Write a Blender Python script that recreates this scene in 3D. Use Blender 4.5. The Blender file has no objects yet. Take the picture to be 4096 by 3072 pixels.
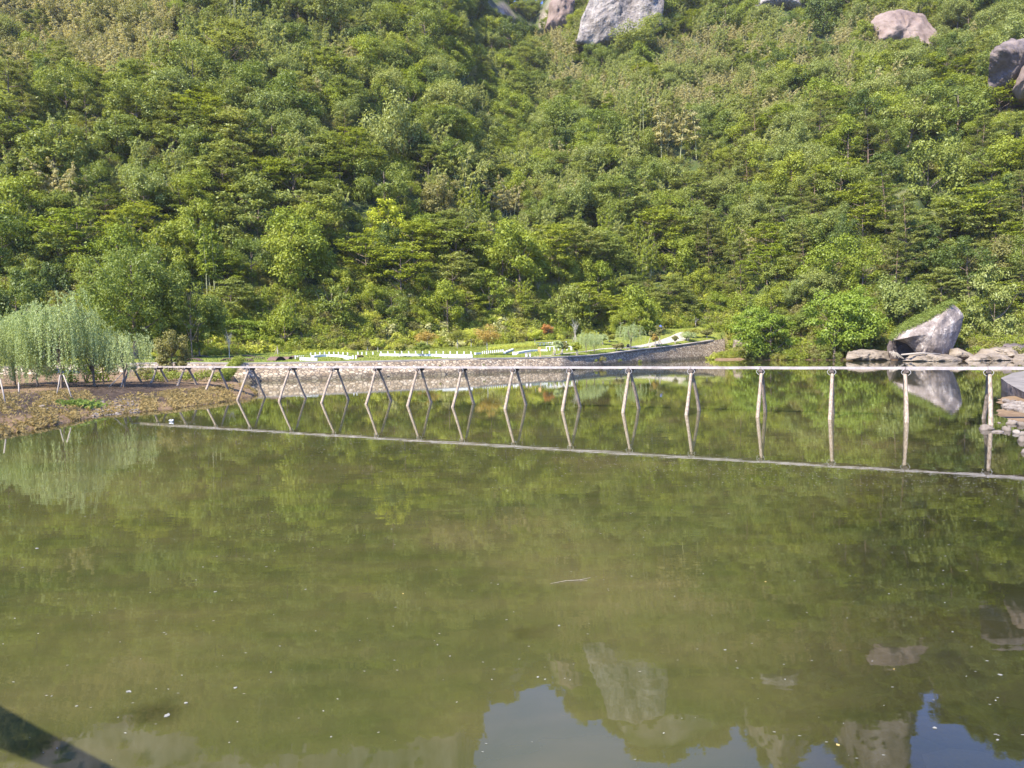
import bpy, math, random
import numpy as np
from mathutils import Matrix, Vector

# ------------------------------------------------------------------ camera, sky, sun, exposure
sc = bpy.context.scene
COL = sc.collection
FPX, CX, CY = 3075.0, 2048.0, 1536.0            # the photograph's pixels
CAM_Z, PITCH, ROLL = 5.0, math.radians(3.1), math.radians(1.0)
cd = bpy.data.cameras.new("camera")
cam = bpy.data.objects.new("camera", cd); COL.objects.link(cam)
CM = Matrix.Translation((0, 0, CAM_Z)) @ Matrix.Rotation(math.pi / 2 - PITCH, 4, 'X') @ Matrix.Rotation(-ROLL, 4, 'Z')
cam.matrix_world = CM
cd.sensor_fit = 'HORIZONTAL'; cd.sensor_width = 36.0; cd.lens = 36.0 * FPX / 4096.0
cd.clip_start = 0.1; cd.clip_end = 5000
sc.camera = cam

SUN_D = Vector((0.66, 0.75, -1.0)).normalized()   # where the light travels
ELEV = math.asin(-SUN_D.z)
world = bpy.data.worlds.new("World"); sc.world = world; world.use_nodes = True
wn = world.node_tree; wn.nodes.clear()
sky = wn.nodes.new('ShaderNodeTexSky'); sky.sky_type = 'NISHITA'; sky.sun_disc = False
sky.sun_elevation = ELEV; sky.sun_rotation = math.atan2(-SUN_D.x, -SUN_D.y)
sky.air_density = 1.0; sky.dust_density = 0.6; sky.ozone_density = 3.0
tc = wn.nodes.new('ShaderNodeTexCoord')
mp = wn.nodes.new('ShaderNodeMapping'); mp.inputs['Scale'].default_value = (1, 1, 2.6)
cn = wn.nodes.new('ShaderNodeTexNoise'); cn.inputs['Scale'].default_value = 3.2; cn.inputs['Detail'].default_value = 7; cn.inputs['Roughness'].default_value = .55
cr = wn.nodes.new('ShaderNodeMapRange'); cr.inputs[1].default_value = .42; cr.inputs[2].default_value = .78; cr.inputs[3].default_value = 0; cr.inputs[4].default_value = .20
mx = wn.nodes.new('ShaderNodeMix'); mx.data_type = 'RGBA'; mx.inputs[7].default_value = (3.6, 4.5, 6.8, 1)
bg = wn.nodes.new('ShaderNodeBackground'); bg.inputs[1].default_value = 0.15
wo = wn.nodes.new('ShaderNodeOutputWorld')
L = wn.links.new
L(tc.outputs['Generated'], mp.inputs[0]); L(mp.outputs[0], cn.inputs[0]); L(cn.outputs[0], cr.inputs[0])
tint = wn.nodes.new('ShaderNodeMix'); tint.data_type = 'RGBA'; tint.blend_type = 'MULTIPLY'; tint.inputs[0].default_value = 1; tint.inputs[7].default_value = (.36, .54, 1.05, 1)
L(cr.outputs[0], mx.inputs[0]); L(sky.outputs[0], tint.inputs[6]); L(tint.outputs[2], mx.inputs[6]); L(mx.outputs[2], bg.inputs[0]); L(bg.outputs[0], wo.inputs[0])
sl = bpy.data.lights.new("sun", 'SUN'); sl.energy = 4.6; sl.angle = math.radians(0.5); sl.color = (1.0, 0.925, 0.79)
sun = bpy.data.objects.new("sun", sl); COL.objects.link(sun)
sun.rotation_euler = (-SUN_D).to_track_quat('Z', 'Y').to_euler(); sun.location = (-80, -90, 120)
sc.view_settings.view_transform = 'Standard'; sc.view_settings.look = 'None'
sc.view_settings.exposure = 1.6; sc.view_settings.gamma = 1.0
sc.render.engine = 'CYCLES'
cy = sc.cycles
cy.max_bounces = 6; cy.diffuse_bounces = 2; cy.glossy_bounces = 3; cy.transmission_bounces = 3; cy.transparent_max_bounces = 8
cy.volume_bounces = 0; cy.caustics_reflective = False; cy.caustics_refractive = False; cy.use_denoising = True
cy.sample_clamp_indirect = 6.0

# ------------------------------------------------------------------ small helpers
rng = np.random.default_rng(7); random.seed(7)
R3 = CM.to_3x3()
def ray(px, py):
    return R3 @ Vector(((px - CX) / FPX, -(py - CY) / FPX, -1.0))
def onz(px, py, z=0.0):
    d = ray(px, py); t = (z - CAM_Z) / d.z
    return Vector((0, 0, CAM_Z)) + d * t
def atY(px, py, Y):
    d = ray(px, py); return Vector((0, 0, CAM_Z)) + d * (Y / d.y)
CMI = CM.inverted()
def proj(p):
    c = CMI @ Vector(p)
    return CX + FPX * c.x / -c.z, CY - FPX * c.y / -c.z

def hash2(ix, iy, s):
    h = (ix.astype(np.int64) * 374761393 + iy.astype(np.int64) * 668265263 + s * 1442695041) & 0x7fffffff
    h = ((h ^ (h >> 13)) * 1274126177) & 0x7fffffff
    return ((h ^ (h >> 16)) & 0xffff) / 65535.0
def vnoise(x, y, s=0):
    x = np.asarray(x, float); y = np.asarray(y, float)
    ix, iy = np.floor(x), np.floor(y); fx, fy = x - ix, y - iy
    fx = fx * fx * (3 - 2 * fx); fy = fy * fy * (3 - 2 * fy)
    a, b = hash2(ix, iy, s), hash2(ix + 1, iy, s); c, d = hash2(ix, iy + 1, s), hash2(ix + 1, iy + 1, s)
    return (a + (b - a) * fx) * (1 - fy) + (c + (d - c) * fx) * fy
def fbm(x, y, o=4, s=0):
    t = 0; a = .5
    for i in range(o):
        t = t + a * (vnoise(x, y, s + i * 17) * 2 - 1); a *= .5; x = x * 2.03 + 3.1; y = y * 2.03 + 1.7
    return t
def sstep(a, b, x):
    t = np.clip((x - a) / (b - a), 0, 1); return t * t * (3 - 2 * t)

def mesh_np(name, V, F, mats=(), midx=None, smooth=False):
    V = np.asarray(V, np.float32); F = np.asarray(F, np.int32); k = F.shape[1]
    me = bpy.data.meshes.new(name)
    me.vertices.add(len(V)); me.vertices.foreach_set("co", V.ravel())
    me.loops.add(F.size); me.loops.foreach_set("vertex_index", F.ravel())
    me.polygons.add(len(F)); me.polygons.foreach_set("loop_start", np.arange(0, F.size, k, dtype=np.int32))
    for m in mats: me.materials.append(m)
    if midx is not None: me.polygons.foreach_set("material_index", np.asarray(midx, np.int32))
    me.update(calc_edges=True); me.validate()
    me.polygons.foreach_set("use_smooth", np.full(len(me.polygons), bool(smooth)))
    return me
def join(parts):
    """parts: list of (V,F) with quads"""
    Vs, Fs, o = [], [], 0
    for V, F in parts:
        Vs.append(np.asarray(V, float)); Fs.append(np.asarray(F, int) + o); o += len(V)
    return np.vstack(Vs), np.vstack(Fs)
def obj(name, me, parent=None, loc=None):
    o = bpy.data.objects.new(name, me); COL.objects.link(o)
    if parent: o.parent = parent
    if loc is not None: o.location = loc
    return o
def tag(o, label=None, cat=None, group=None, kind=None):
    if label: o['label'] = label
    if cat: o['category'] = cat
    if group: o['group'] = group
    if kind: o['kind'] = kind
    return o
def empty(name, loc, label, cat, group=None, rz=0, s=1.0):
    o = bpy.data.objects.new(name, None); COL.objects.link(o); o.location = loc; o.rotation_euler = (0, 0, rz)
    o.scale = (s, s, s) if not hasattr(s, '__len__') else s
    o.empty_display_size = .3
    return tag(o, label, cat, group)
BOXF = np.array([[0,1,2,3],[7,6,5,4],[0,4,5,1],[1,5,6,2],[2,6,7,3],[3,7,4,0]])
def box(c, s, rz=0):
    x, y, z = s[0] / 2, s[1] / 2, s[2] / 2
    V = np.array([[-x,-y,-z],[-x,y,-z],[x,y,-z],[x,-y,-z],[-x,-y,z],[-x,y,z],[x,y,z],[x,-y,z]], float)
    if rz:
        cs, sn = math.cos(rz), math.sin(rz); V = V @ np.array([[cs, sn, 0], [-sn, cs, 0], [0, 0, 1]])
    return V + np.array(c), BOXF
def beam(a, b, w, h, up=(0, 0, 1)):
    """rectangular bar from a to b"""
    a, b = np.array(a, float), np.array(b, float); d = b - a; d /= np.linalg.norm(d)
    s = np.cross(d, up); s /= np.linalg.norm(s); u = np.cross(s, d)
    V = []
    for p in (a, b):
        for i, j in ((-1, -1), (1, -1), (1, 1), (-1, 1)): V.append(p + s * w / 2 * i + u * h / 2 * j)
    return np.array(V), np.array([[3,2,1,0],[4,5,6,7],[0,1,5,4],[1,2,6,5],[2,3,7,6],[3,0,4,7]])
def tube(pts, rad, n=8, cap=True):
    pts = [np.array(p, float) for p in pts]; rad = list(rad) if hasattr(rad, '__len__') else [rad] * len(pts)
    V, F = [], []
    ref = np.array([0.13, 0.98, 0.17])
    for i, p in enumerate(pts):
        d = pts[min(i + 1, len(pts) - 1)] - pts[max(i - 1, 0)]; d /= (np.linalg.norm(d) + 1e-9)
        r = ref if abs(d @ ref) < .93 else np.array([1., 0, 0])
        a = np.cross(d, r); a /= np.linalg.norm(a); b = np.cross(d, a)
        for k in range(n):
            t = 2 * math.pi * k / n; V.append(p + rad[i] * (a * math.cos(t) + b * math.sin(t)))
    for i in range(len(pts) - 1):
        for k in range(n):
            F.append([i * n + k, i * n + (k + 1) % n, (i + 1) * n + (k + 1) % n, (i + 1) * n + k])
    if cap and n == 8:
        for o, rev in ((0, False), ((len(pts) - 1) * n, True)):
            q = [[0, 1, 2, 3], [0, 3, 4, 7], [4, 5, 6, 7]]
            for f in q:
                g = [o + x for x in f]; F.append(g if rev else g[::-1])
    return np.array(V), np.array(F)
def rock(c, s, seed, n=14, rough=.25, flat=None, rz=0.0):
    """lumpy rock from a UV sphere, quads"""
    r = np.random.default_rng(seed); V, F = [], []
    m = n * 2
    k = r.normal(size=(7, 3)); k /= np.linalg.norm(k, axis=1)[:, None]; off = r.uniform(.55, .95, 7)
    for i in range(n + 1):
        th = math.pi * i / n
        for j in range(m):
            ph = 2 * math.pi * j / m
            d = np.array([math.sin(th) * math.cos(ph), math.sin(th) * math.sin(ph), math.cos(th)])
            rad = 1.0
            for q in range(7):
                cs = d @ k[q]
                if cs > 0: rad = min(rad, off[q] / cs if cs > off[q] else 1.0)
            rad *= 1 + rough * float(fbm(d[0] * 2.3 + seed, d[1] * 2.3 + d[2] * 1.9, 4, seed))
            V.append(d * rad)
    for i in range(n):
        for j in range(m): F.append([i * m + j, (i + 1) * m + j, (i + 1) * m + (j + 1) % m, i * m + (j + 1) % m])
    V = np.array(V) * np.array(s)
    cs, sn = math.cos(rz), math.sin(rz); V = V @ np.array([[cs, sn, 0], [-sn, cs, 0], [0, 0, 1]])
    return V + np.array(c), np.array(F)

# ------------------------------------------------------------------ materials
def newmat(name):
    m = bpy.data.materials.new(name); m.use_nodes = True; nt = m.node_tree; nt.nodes.clear()
    out = nt.nodes.new('ShaderNodeOutputMaterial'); return m, nt, out
def nd(nt, t, **kw):
    n = nt.nodes.new(t)
    for k, v in kw.items():
        if k.startswith('i_'):
            n.inputs[int(k[2:]) if k[2:].isdigit() else k[2:].replace('_', ' ')].default_value = v
        else: setattr(n, k, v)
    return n
def ramp(nt, stops, fac):
    r = nt.nodes.new('ShaderNodeValToRGB'); el = r.color_ramp.elements
    while len(el) < len(stops): el.new(.5)
    for e, (p, c) in zip(el, stops): e.position = p; e.color = (*c, 1)
    nt.links.new(fac, r.inputs[0]); return r.outputs[0]
def mix(nt, f, a, b, mode='MIX'):
    n = nt.nodes.new('ShaderNodeMix'); n.data_type = 'RGBA'; n.blend_type = mode
    for s, v in ((0, f), (6, a), (7, b)):
        if hasattr(v, 'links') or hasattr(v, 'is_output'): nt.links.new(v, n.inputs[s])
        else: n.inputs[s].default_value = v if s == 0 else (*v, 1)
    return n.outputs[2]
def noise(nt, vec, scale, detail=4, rough=.55):
    n = nd(nt, 'ShaderNodeTexNoise'); n.inputs['Scale'].default_value = scale; n.inputs['Detail'].default_value = detail
    n.inputs['Roughness'].default_value = rough
    if vec is not None: nt.links.new(vec, n.inputs['Vector'])
    return n.outputs[0]
def worldpos(nt, scale=None):
    g = nd(nt, 'ShaderNodeNewGeometry').outputs['Position']
    if scale is None: return g
    m = nd(nt, 'ShaderNodeMapping'); m.inputs['Scale'].default_value = scale; nt.links.new(g, m.inputs[0]); return m.outputs[0]
def bump(nt, h, strength=.5, dist=.1):
    b = nd(nt, 'ShaderNodeBump'); b.inputs['Strength'].default_value = strength; b.inputs['Distance'].default_value = dist
    nt.links.new(h, b.inputs['Height']); return b.outputs[0]
def surf(name, stops, scale=2.0, rough=.85, bstr=.4, bdist=.05, aniso=None, spec=.3, detail=5):
    m, nt, out = newmat(name); p = worldpos(nt, aniso)
    f = noise(nt, p, scale, detail); f2 = noise(nt, p, scale * 6, 3)
    fm = nd(nt, 'ShaderNodeMath', operation='MULTIPLY_ADD'); nt.links.new(f2, fm.inputs[0]); fm.inputs[1].default_value = .35
    sb = nd(nt, 'ShaderNodeMath', operation='SUBTRACT'); nt.links.new(f, sb.inputs[0]); sb.inputs[1].default_value = .17
    nt.links.new(sb.outputs[0], fm.inputs[2])
    c = ramp(nt, stops, fm.outputs[0]); b = nd(nt, 'ShaderNodeBsdfPrincipled')
    nt.links.new(c, b.inputs['Base Color']); b.inputs['Roughness'].default_value = rough; b.inputs['Specular IOR Level'].default_value = spec
    nt.links.new(bump(nt, fm.outputs[0], bstr, bdist), b.inputs['Normal']); nt.links.new(b.outputs[0], out.inputs[0])
    return m
def leafmat(name, c1, c2, trans=.42, wvar=.5, rand=.5):
    """foliage: hue runs between c1 and c2 by plant, by clump and by leaf"""
    m, nt, out = newmat(name)
    oi = nd(nt, 'ShaderNodeObjectInfo'); p = worldpos(nt)
    n1 = noise(nt, p, .035, 2); n2 = noise(nt, p, .9, 2)
    a = nd(nt, 'ShaderNodeMath', operation='MULTIPLY'); nt.links.new(oi.outputs['Random'], a.inputs[0]); a.inputs[1].default_value = rand
    s1 = nd(nt, 'ShaderNodeMath', operation='MULTIPLY_ADD'); nt.links.new(n1, s1.inputs[0]); s1.inputs[1].default_value = wvar; nt.links.new(a.outputs[0], s1.inputs[2])
    s2 = nd(nt, 'ShaderNodeMath', operation='MULTIPLY_ADD'); nt.links.new(n2, s2.inputs[0]); s2.inputs[1].default_value = .5; nt.links.new(s1.outputs[0], s2.inputs[2])
    mr = nd(nt, 'ShaderNodeMapRange'); mr.inputs[1].default_value = .25 * (wvar + .5) + 0.0; mr.inputs[2].default_value = .75 * (wvar + .5) + rand
    nt.links.new(s2.outputs[0], mr.inputs[0])
    c = mix(nt, mr.outputs[0], c1, c2)
    d = nd(nt, 'ShaderNodeBsdfDiffuse'); t = nd(nt, 'ShaderNodeBsdfTranslucent'); g = nd(nt, 'ShaderNodeBsdfGlossy'); g.inputs['Roughness'].default_value = .5
    g.inputs[0].default_value = (.9, .95, .9, 1)
    tcx = mix(nt, .5, c, mix(nt, 1.0, c, (1.3, 1.25, .35), 'MULTIPLY'))
    nt.links.new(c, d.inputs[0]); nt.links.new(tcx, t.inputs[0])
    m1 = nd(nt, 'ShaderNodeMixShader'); m1.inputs[0].default_value = trans; nt.links.new(d.outputs[0], m1.inputs[1]); nt.links.new(t.outputs[0], m1.inputs[2])
    m2 = nd(nt, 'ShaderNodeMixShader'); m2.inputs[0].default_value = .02; nt.links.new(m1.outputs[0], m2.inputs[1]); nt.links.new(g.outputs[0], m2.inputs[2])
    nt.links.new(m2.outputs[0], out.inputs[0]); return m

M = {}
M['bark'] = surf('bark', [(.3, (.09, .065, .045)), (.7, (.22, .17, .12))], 3, aniso=(3, 3, .6))
M['pale_bark'] = surf('pale_bark', [(.3, (0.270, 0.240, 0.191)), (.7, (0.432, 0.408, 0.348))], 3, aniso=(3, 3, .6))
M['red_bark'] = surf('red_bark', [(.3, (.10, .065, .045)), (.7, (.22, .15, .10))], 3, aniso=(3, 3, .6))
M['stake'] = surf('stake_wood', [(.3, (0.228, 0.189, 0.142)), (.7, (0.372, 0.325, 0.262))], 4, aniso=(4, 4, .7))
M['pile'] = surf('pile_wood', [(.25, (.13, .095, .065)), (.5, (.27, .21, .15)), (.8, (.42, .35, .27))], 2.2, bstr=.5, aniso=(5, 5, 1.0))
M['deck'] = surf('deck_wood', [(.25, (0.200, 0.172, 0.152)), (.55, (0.304, 0.272, 0.248)), (.85, (0.416, 0.384, 0.352))], 1.6, bstr=.3)
M['iron'] = surf('cable_iron', [(.3, (.3, .28, .26)), (.7, (.5, .48, .46))], 8)
M['dark_timber'] = surf('dark_timber', [(.3, (.05, .04, .035)), (.7, (.13, .10, .08))], 6)
M['corten'] = surf('brown_metal', [(.3, (.085, .05, .038)), (.7, (.15, .095, .07))], 3, rough=.6)
M['white'] = surf('white_paint', [(.3, (0.629, 0.636, 0.634)), (.7, (0.697, 0.705, 0.704))], 2, rough=.6, bstr=.05)
M['path'] = surf('path_stone', [(.3, (0.315, 0.281, 0.224)), (.7, (0.450, 0.407, 0.336))], 1.2)
M['coping'] = surf('coping_stone', [(.3, (0.285, 0.240, 0.185)), (.7, (0.409, 0.360, 0.291))], 1.0)
M['slab'] = surf('ramp_concrete', [(.3, (.13, .115, .095)), (.7, (.22, .195, .165))], .9)
M['pebble'] = surf('pebble_stone', [(.25, (.09, .07, .052)), (.55, (.18, .15, .12)), (.8, (.28, .25, .21))], .9, bstr=.8)
M['ledge'] = surf('ledge_rock', [(.25, (.07, .055, .038)), (.5, (.20, .16, .115)), (.8, (.30, .25, .19))], .35, bstr=.9, bdist=.5, aniso=(1, 1, 3), detail=8)
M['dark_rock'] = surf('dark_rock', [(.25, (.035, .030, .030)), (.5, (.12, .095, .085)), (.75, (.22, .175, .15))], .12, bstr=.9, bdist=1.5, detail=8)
M['brown_rock'] = surf('brown_rock', [(.2, (0.088, 0.058, 0.047)), (.5, (0.182, 0.133, 0.109)), (.8, (0.264, 0.212, 0.177))], .1, bstr=.9, bdist=.8, detail=8)
M['orange_board'] = surf('sign_board', [(.3, (0.434, 0.252, 0.084)), (.7, (0.525, 0.350, 0.154))], 2, rough=.6)
M['bin'] = surf('bin_metal', [(.3, (.22, .19, .18)), (.7, (.34, .30, .28))], 2, rough=.5)
M['black'] = surf('black_cloth', [(.3, (.012, .012, .016)), (.7, (.035, .035, .04))], 3, rough=.6)
M['blue'] = surf('blue_cloth', [(.3, (0.056, 0.084, 0.294)), (.7, (0.140, 0.182, 0.420))], 3)
M['moss'] = leafmat('moss_mat', (.10, .14, .02), (.22, .25, .045), .2)
M['straw'] = leafmat('straw_grass', (.17, .12, .042), (.36, .27, .10), .3, .8, 0.0)
M['litter'] = leafmat('litter_shade_leaves', (.03, .022, .016), (.13, .09, .06), .1, .8, 0.0)  # leaf litter, coloured darker to stand for willow shade as well
M['green_grass'] = leafmat('green_grass', (.11, .17, .028), (.21, .26, .05), .35)
def boulder_mat():
    m, nt, out = newmat('boulder_rock'); p = worldpos(nt, (1, 1, .45)); q = worldpos(nt)
    f = noise(nt, p, .55, 8, .65)
    f2 = noise(nt, q, 2.2, 6, .6)
    s = nd(nt, 'ShaderNodeMath', operation='MULTIPLY_ADD'); nt.links.new(f2, s.inputs[0]); s.inputs[1].default_value = .5; nt.links.new(f, s.inputs[2])
    c = ramp(nt, [(.42, (.055, .042, .034)), (.60, (.145, .115, .095)), (.78, (.22, .18, .15)), (.9, (.46, .40, .33))], s.outputs[0])
    b = nd(nt, 'ShaderNodeBsdfPrincipled'); nt.links.new(c, b.inputs['Base Color']); b.inputs['Roughness'].default_value = .9
    nt.links.new(bump(nt, s.outputs[0], .8, .5), b.inputs['Normal']); nt.links.new(b.outputs[0], out.inputs[0]); return m
M['boulder'] = boulder_mat()
def cliff_mat():
    m, nt, out = newmat('cliff_limestone'); p = worldpos(nt, (1, 1, .22)); q = worldpos(nt)
    f = noise(nt, p, .16, 8, .65); f2 = noise(nt, q, .5, 6, .6)
    s = nd(nt, 'ShaderNodeMath', operation='MULTIPLY_ADD'); nt.links.new(f2, s.inputs[0]); s.inputs[1].default_value = .5; nt.links.new(f, s.inputs[2])
    c = ramp(nt, [(.42, (.045, .036, .030)), (.56, (.13, .108, .094)), (.75, (.225, .195, .170)), (.9, (.36, .325, .28))], s.outputs[0])
    b = nd(nt, 'ShaderNodeBsdfPrincipled'); nt.links.new(c, b.inputs['Base Color']); b.inputs['Roughness'].default_value = .9
    nt.links.new(bump(nt, s.outputs[0], 1, 4.0), b.inputs['Normal']); nt.links.new(b.outputs[0], out.inputs[0]); return m
M['cliff'] = cliff_mat()
def cobble_mat():
    m, nt, out = newmat('cobble_wall'); p = worldpos(nt, (1.5, 1.5, 2.6))
    v = nd(nt, 'ShaderNodeTexVoronoi', feature='DISTANCE_TO_EDGE'); v.inputs['Scale'].default_value = 1.15; nt.links.new(p, v.inputs['Vector'])
    v2 = nd(nt, 'ShaderNodeTexVoronoi'); v2.inputs['Scale'].default_value = 1.15; nt.links.new(p, v2.inputs['Vector'])
    sx = nd(nt, 'ShaderNodeSeparateColor'); nt.links.new(v2.outputs['Color'], sx.inputs[0])
    c = ramp(nt, [(0, (.19, .135, .075)), (.4, (.31, .23, .14)), (.75, (.39, .31, .195)), (1, (.48, .40, .28))], sx.outputs[0])
    e = nd(nt, 'ShaderNodeMapRange'); e.inputs[1].default_value = 0; e.inputs[2].default_value = .16; nt.links.new(v.outputs['Distance'], e.inputs[0])
    c = mix(nt, e.outputs[0], (.07, .052, .038), c)
    # damp, algae-stained band just above the waterline
    g = nd(nt, 'ShaderNodeSeparateXYZ'); nt.links.new(worldpos(nt), g.inputs[0])
    nz = noise(nt, worldpos(nt), .8, 3)
    zz = nd(nt, 'ShaderNodeMath', operation='MULTIPLY_ADD'); nt.links.new(nz, zz.inputs[0]); zz.inputs[1].default_value = -.5; nt.links.new(g.outputs[2], zz.inputs[2])
    w = nd(nt, 'ShaderNodeMapRange'); w.inputs[1].default_value = .15; w.inputs[2].default_value = .55; nt.links.new(zz.outputs[0], w.inputs[0])
    c = mix(nt, w.outputs[0], mix(nt, 1.0, c, (.38, .38, .34), 'MULTIPLY'), c)
    b = nd(nt, 'ShaderNodeBsdfPrincipled'); nt.links.new(c, b.inputs['Base Color']); b.inputs['Roughness'].default_value = .85
    nt.links.new(bump(nt, e.outputs[0], .45, .06), b.inputs['Normal']); nt.links.new(b.outputs[0], out.inputs[0]); return m
M['cobble'] = cobble_mat()

# ------------------------------------------------------------------ terrain
def pl(pts):   # [(px,py,z)] -> arrays u, Y   (points on the plane z)
    P = [onz(a, b, z) for a, b, z in pts]; return np.array([p.x / p.y for p in P]), np.array([p.y for p in P])
FRONT_U, FRONT_Y = pl([(-900, 1860, 0), (-300, 1795, 0), (0, 1741, 0), (112, 1722, 0), (224, 1700, 0), (373, 1664, 0), (547, 1650, 0), (700, 1636, 0), (815, 1620, 0), (945, 1600, 0), (1000, 1588, 0), (1034, 1578, 0)])
BACK_U, BACK_Y = pl([(930, 1528, 0), (962, 1540, 0), (1000, 1557, 0), (1034, 1577, 0)])
COP = [(-1200, 1479, 99), (-500, 1474, 101), (0, 1468, 104), (300, 1461, 106), (600, 1452, 110), (800, 1452, 112), (1000, 1453, 114), (1250, 1449, 117.5), (1500, 1445, 121), (1700, 1440, 125), (1900, 1434, 129), (2070, 1432, 134), (2148, 1430.5, 136.5), (2248, 1427, 140), (2330, 1423.5, 147), (2397, 1419, 154), (2460, 1411, 161), (2521, 1402, 169), (2600, 1393, 177.5), (2676, 1385, 186), (2745, 1376, 192), (2820, 1365, 198), (2900, 1352, 203)]
COP_P = [atY(a, b, Y) for a, b, Y in COP]
COP_U = np.array([p.x / p.y for p in COP_P]); COP_Y = np.array([p.y for p in COP_P]); COP_Z = np.array([p.z for p in COP_P])
_cx = COP_U * COP_Y; COP_K = 1 / np.sqrt(1 + (np.gradient(COP_Y) / np.gradient(_cx)) ** 2)
# lawn's upper edge / foot of the hill:  px, py, Y
FOOT = [(-1200, 1440, 145), (-300, 1435, 146), (0, 1432, 146), (300, 1428, 147), (600, 1423, 150), (900, 1417, 158), (1200, 1399, 164), (1500, 1397, 172), (1800, 1385, 180), (2000, 1372, 184), (2200, 1352, 190), (2400, 1340, 203), (2600, 1313, 214), (2800, 1297, 220), (2930, 1318, 216)]
FOOT_P = [atY(a, b, Y) for a, b, Y in FOOT]
SHORE = [(2900, 1428, 0), (2960, 1436, 0), (3050, 1441, 0), (3200, 1440, 0), (3350, 1441, 0), (3500, 1440, 0), (3700, 1444, 0), (3900, 1441, 0), (4096, 1440, 0), (4500, 1436, 0), (5200, 1436, 0)]
SH_U, SH_Y = pl(SHORE)
U_END = COP_U[-1]
FU = np.concatenate([[p.x / p.y for p in FOOT_P], SH_U[2:]])
FY = np.concatenate([[p.y for p in FOOT_P], SH_Y[2:] + np.array([22, 14, 12, 14, 22, 24, 22, 18, 18])])
FZ = np.concatenate([[p.z for p in FOOT_P], np.array([3.2, 2.6, 3.0, 3.0, 3.5, 4.2, 5.0, 5.0, 5.0])])
_du = np.linspace(-1.5, 1.5, 1500); _k = np.exp(-(np.arange(-30, 31) / 11.0) ** 2); _k /= _k.sum()
def _sm(a): return np.convolve(np.pad(np.interp(_du, FU, a), 30, mode='edge'), _k, 'valid')
FY, FZ = _sm(FY), _sm(FZ); FU = _du
# skyline, read from its mirror image in the water:  px, py (mirror), distance
SKY = [(1898, 3072, 560), (1921, 2902, 590), (1963, 2828, 610), (2048, 2786, 620), (2104, 2735, 630), (2182, 2703, 640), (2233, 2772, 640), (2317, 2869, 640), (2367, 2856, 640), (2437, 2893, 640), (2483, 2957, 640), (2511, 3004, 640), (2585, 3036, 640), (2687, 3041, 640), (2770, 2994, 640), (2881, 2957, 640), (2969, 2902, 630), (2992, 2967, 600), (3076, 3072, 580), (3120, 3180, 570), (3160, 3160, 580), (3196, 3072, 600), (3242, 2994, 610), (3298, 2969, 610), (3344, 2994, 600), (3391, 3072, 570), (3450, 3250, 550), (3590, 3250, 540), (3636, 3072, 530), (3652, 2976, 540), (3676, 2819, 550), (3690, 2740, 540), (3715, 2772, 520), (3780, 2865, 500), (3881, 2893, 490), (3928, 2925, 480), (3946, 2967, 475), (4096, 3022, 460), (4500, 3150, 430), (5200, 3200, 420)]
su, sm, sr = [], [], []
for a, b, Y in SKY:
    d = ray(a, b); su.append(d.x / d.y); sm.append(-d.z / d.y); sr.append(Y)
su = [-1.5, -.9, -.5, -.25, su[0] - .02] + su; sm = [.74, .74, .76, .74, .72] + sm; sr = [330, 350, 400, 440, 470] + sr
su, sm, sr = map(np.array, (su, sm, sr))
SPU = (ray(2825, 1436).x / ray(2825, 1436).y, ray(3010, 1436).x / ray(3010, 1436).y)
def wall_base_Y(u): return np.interp(u, COP_U, COP_Y) - 4.0
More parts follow.
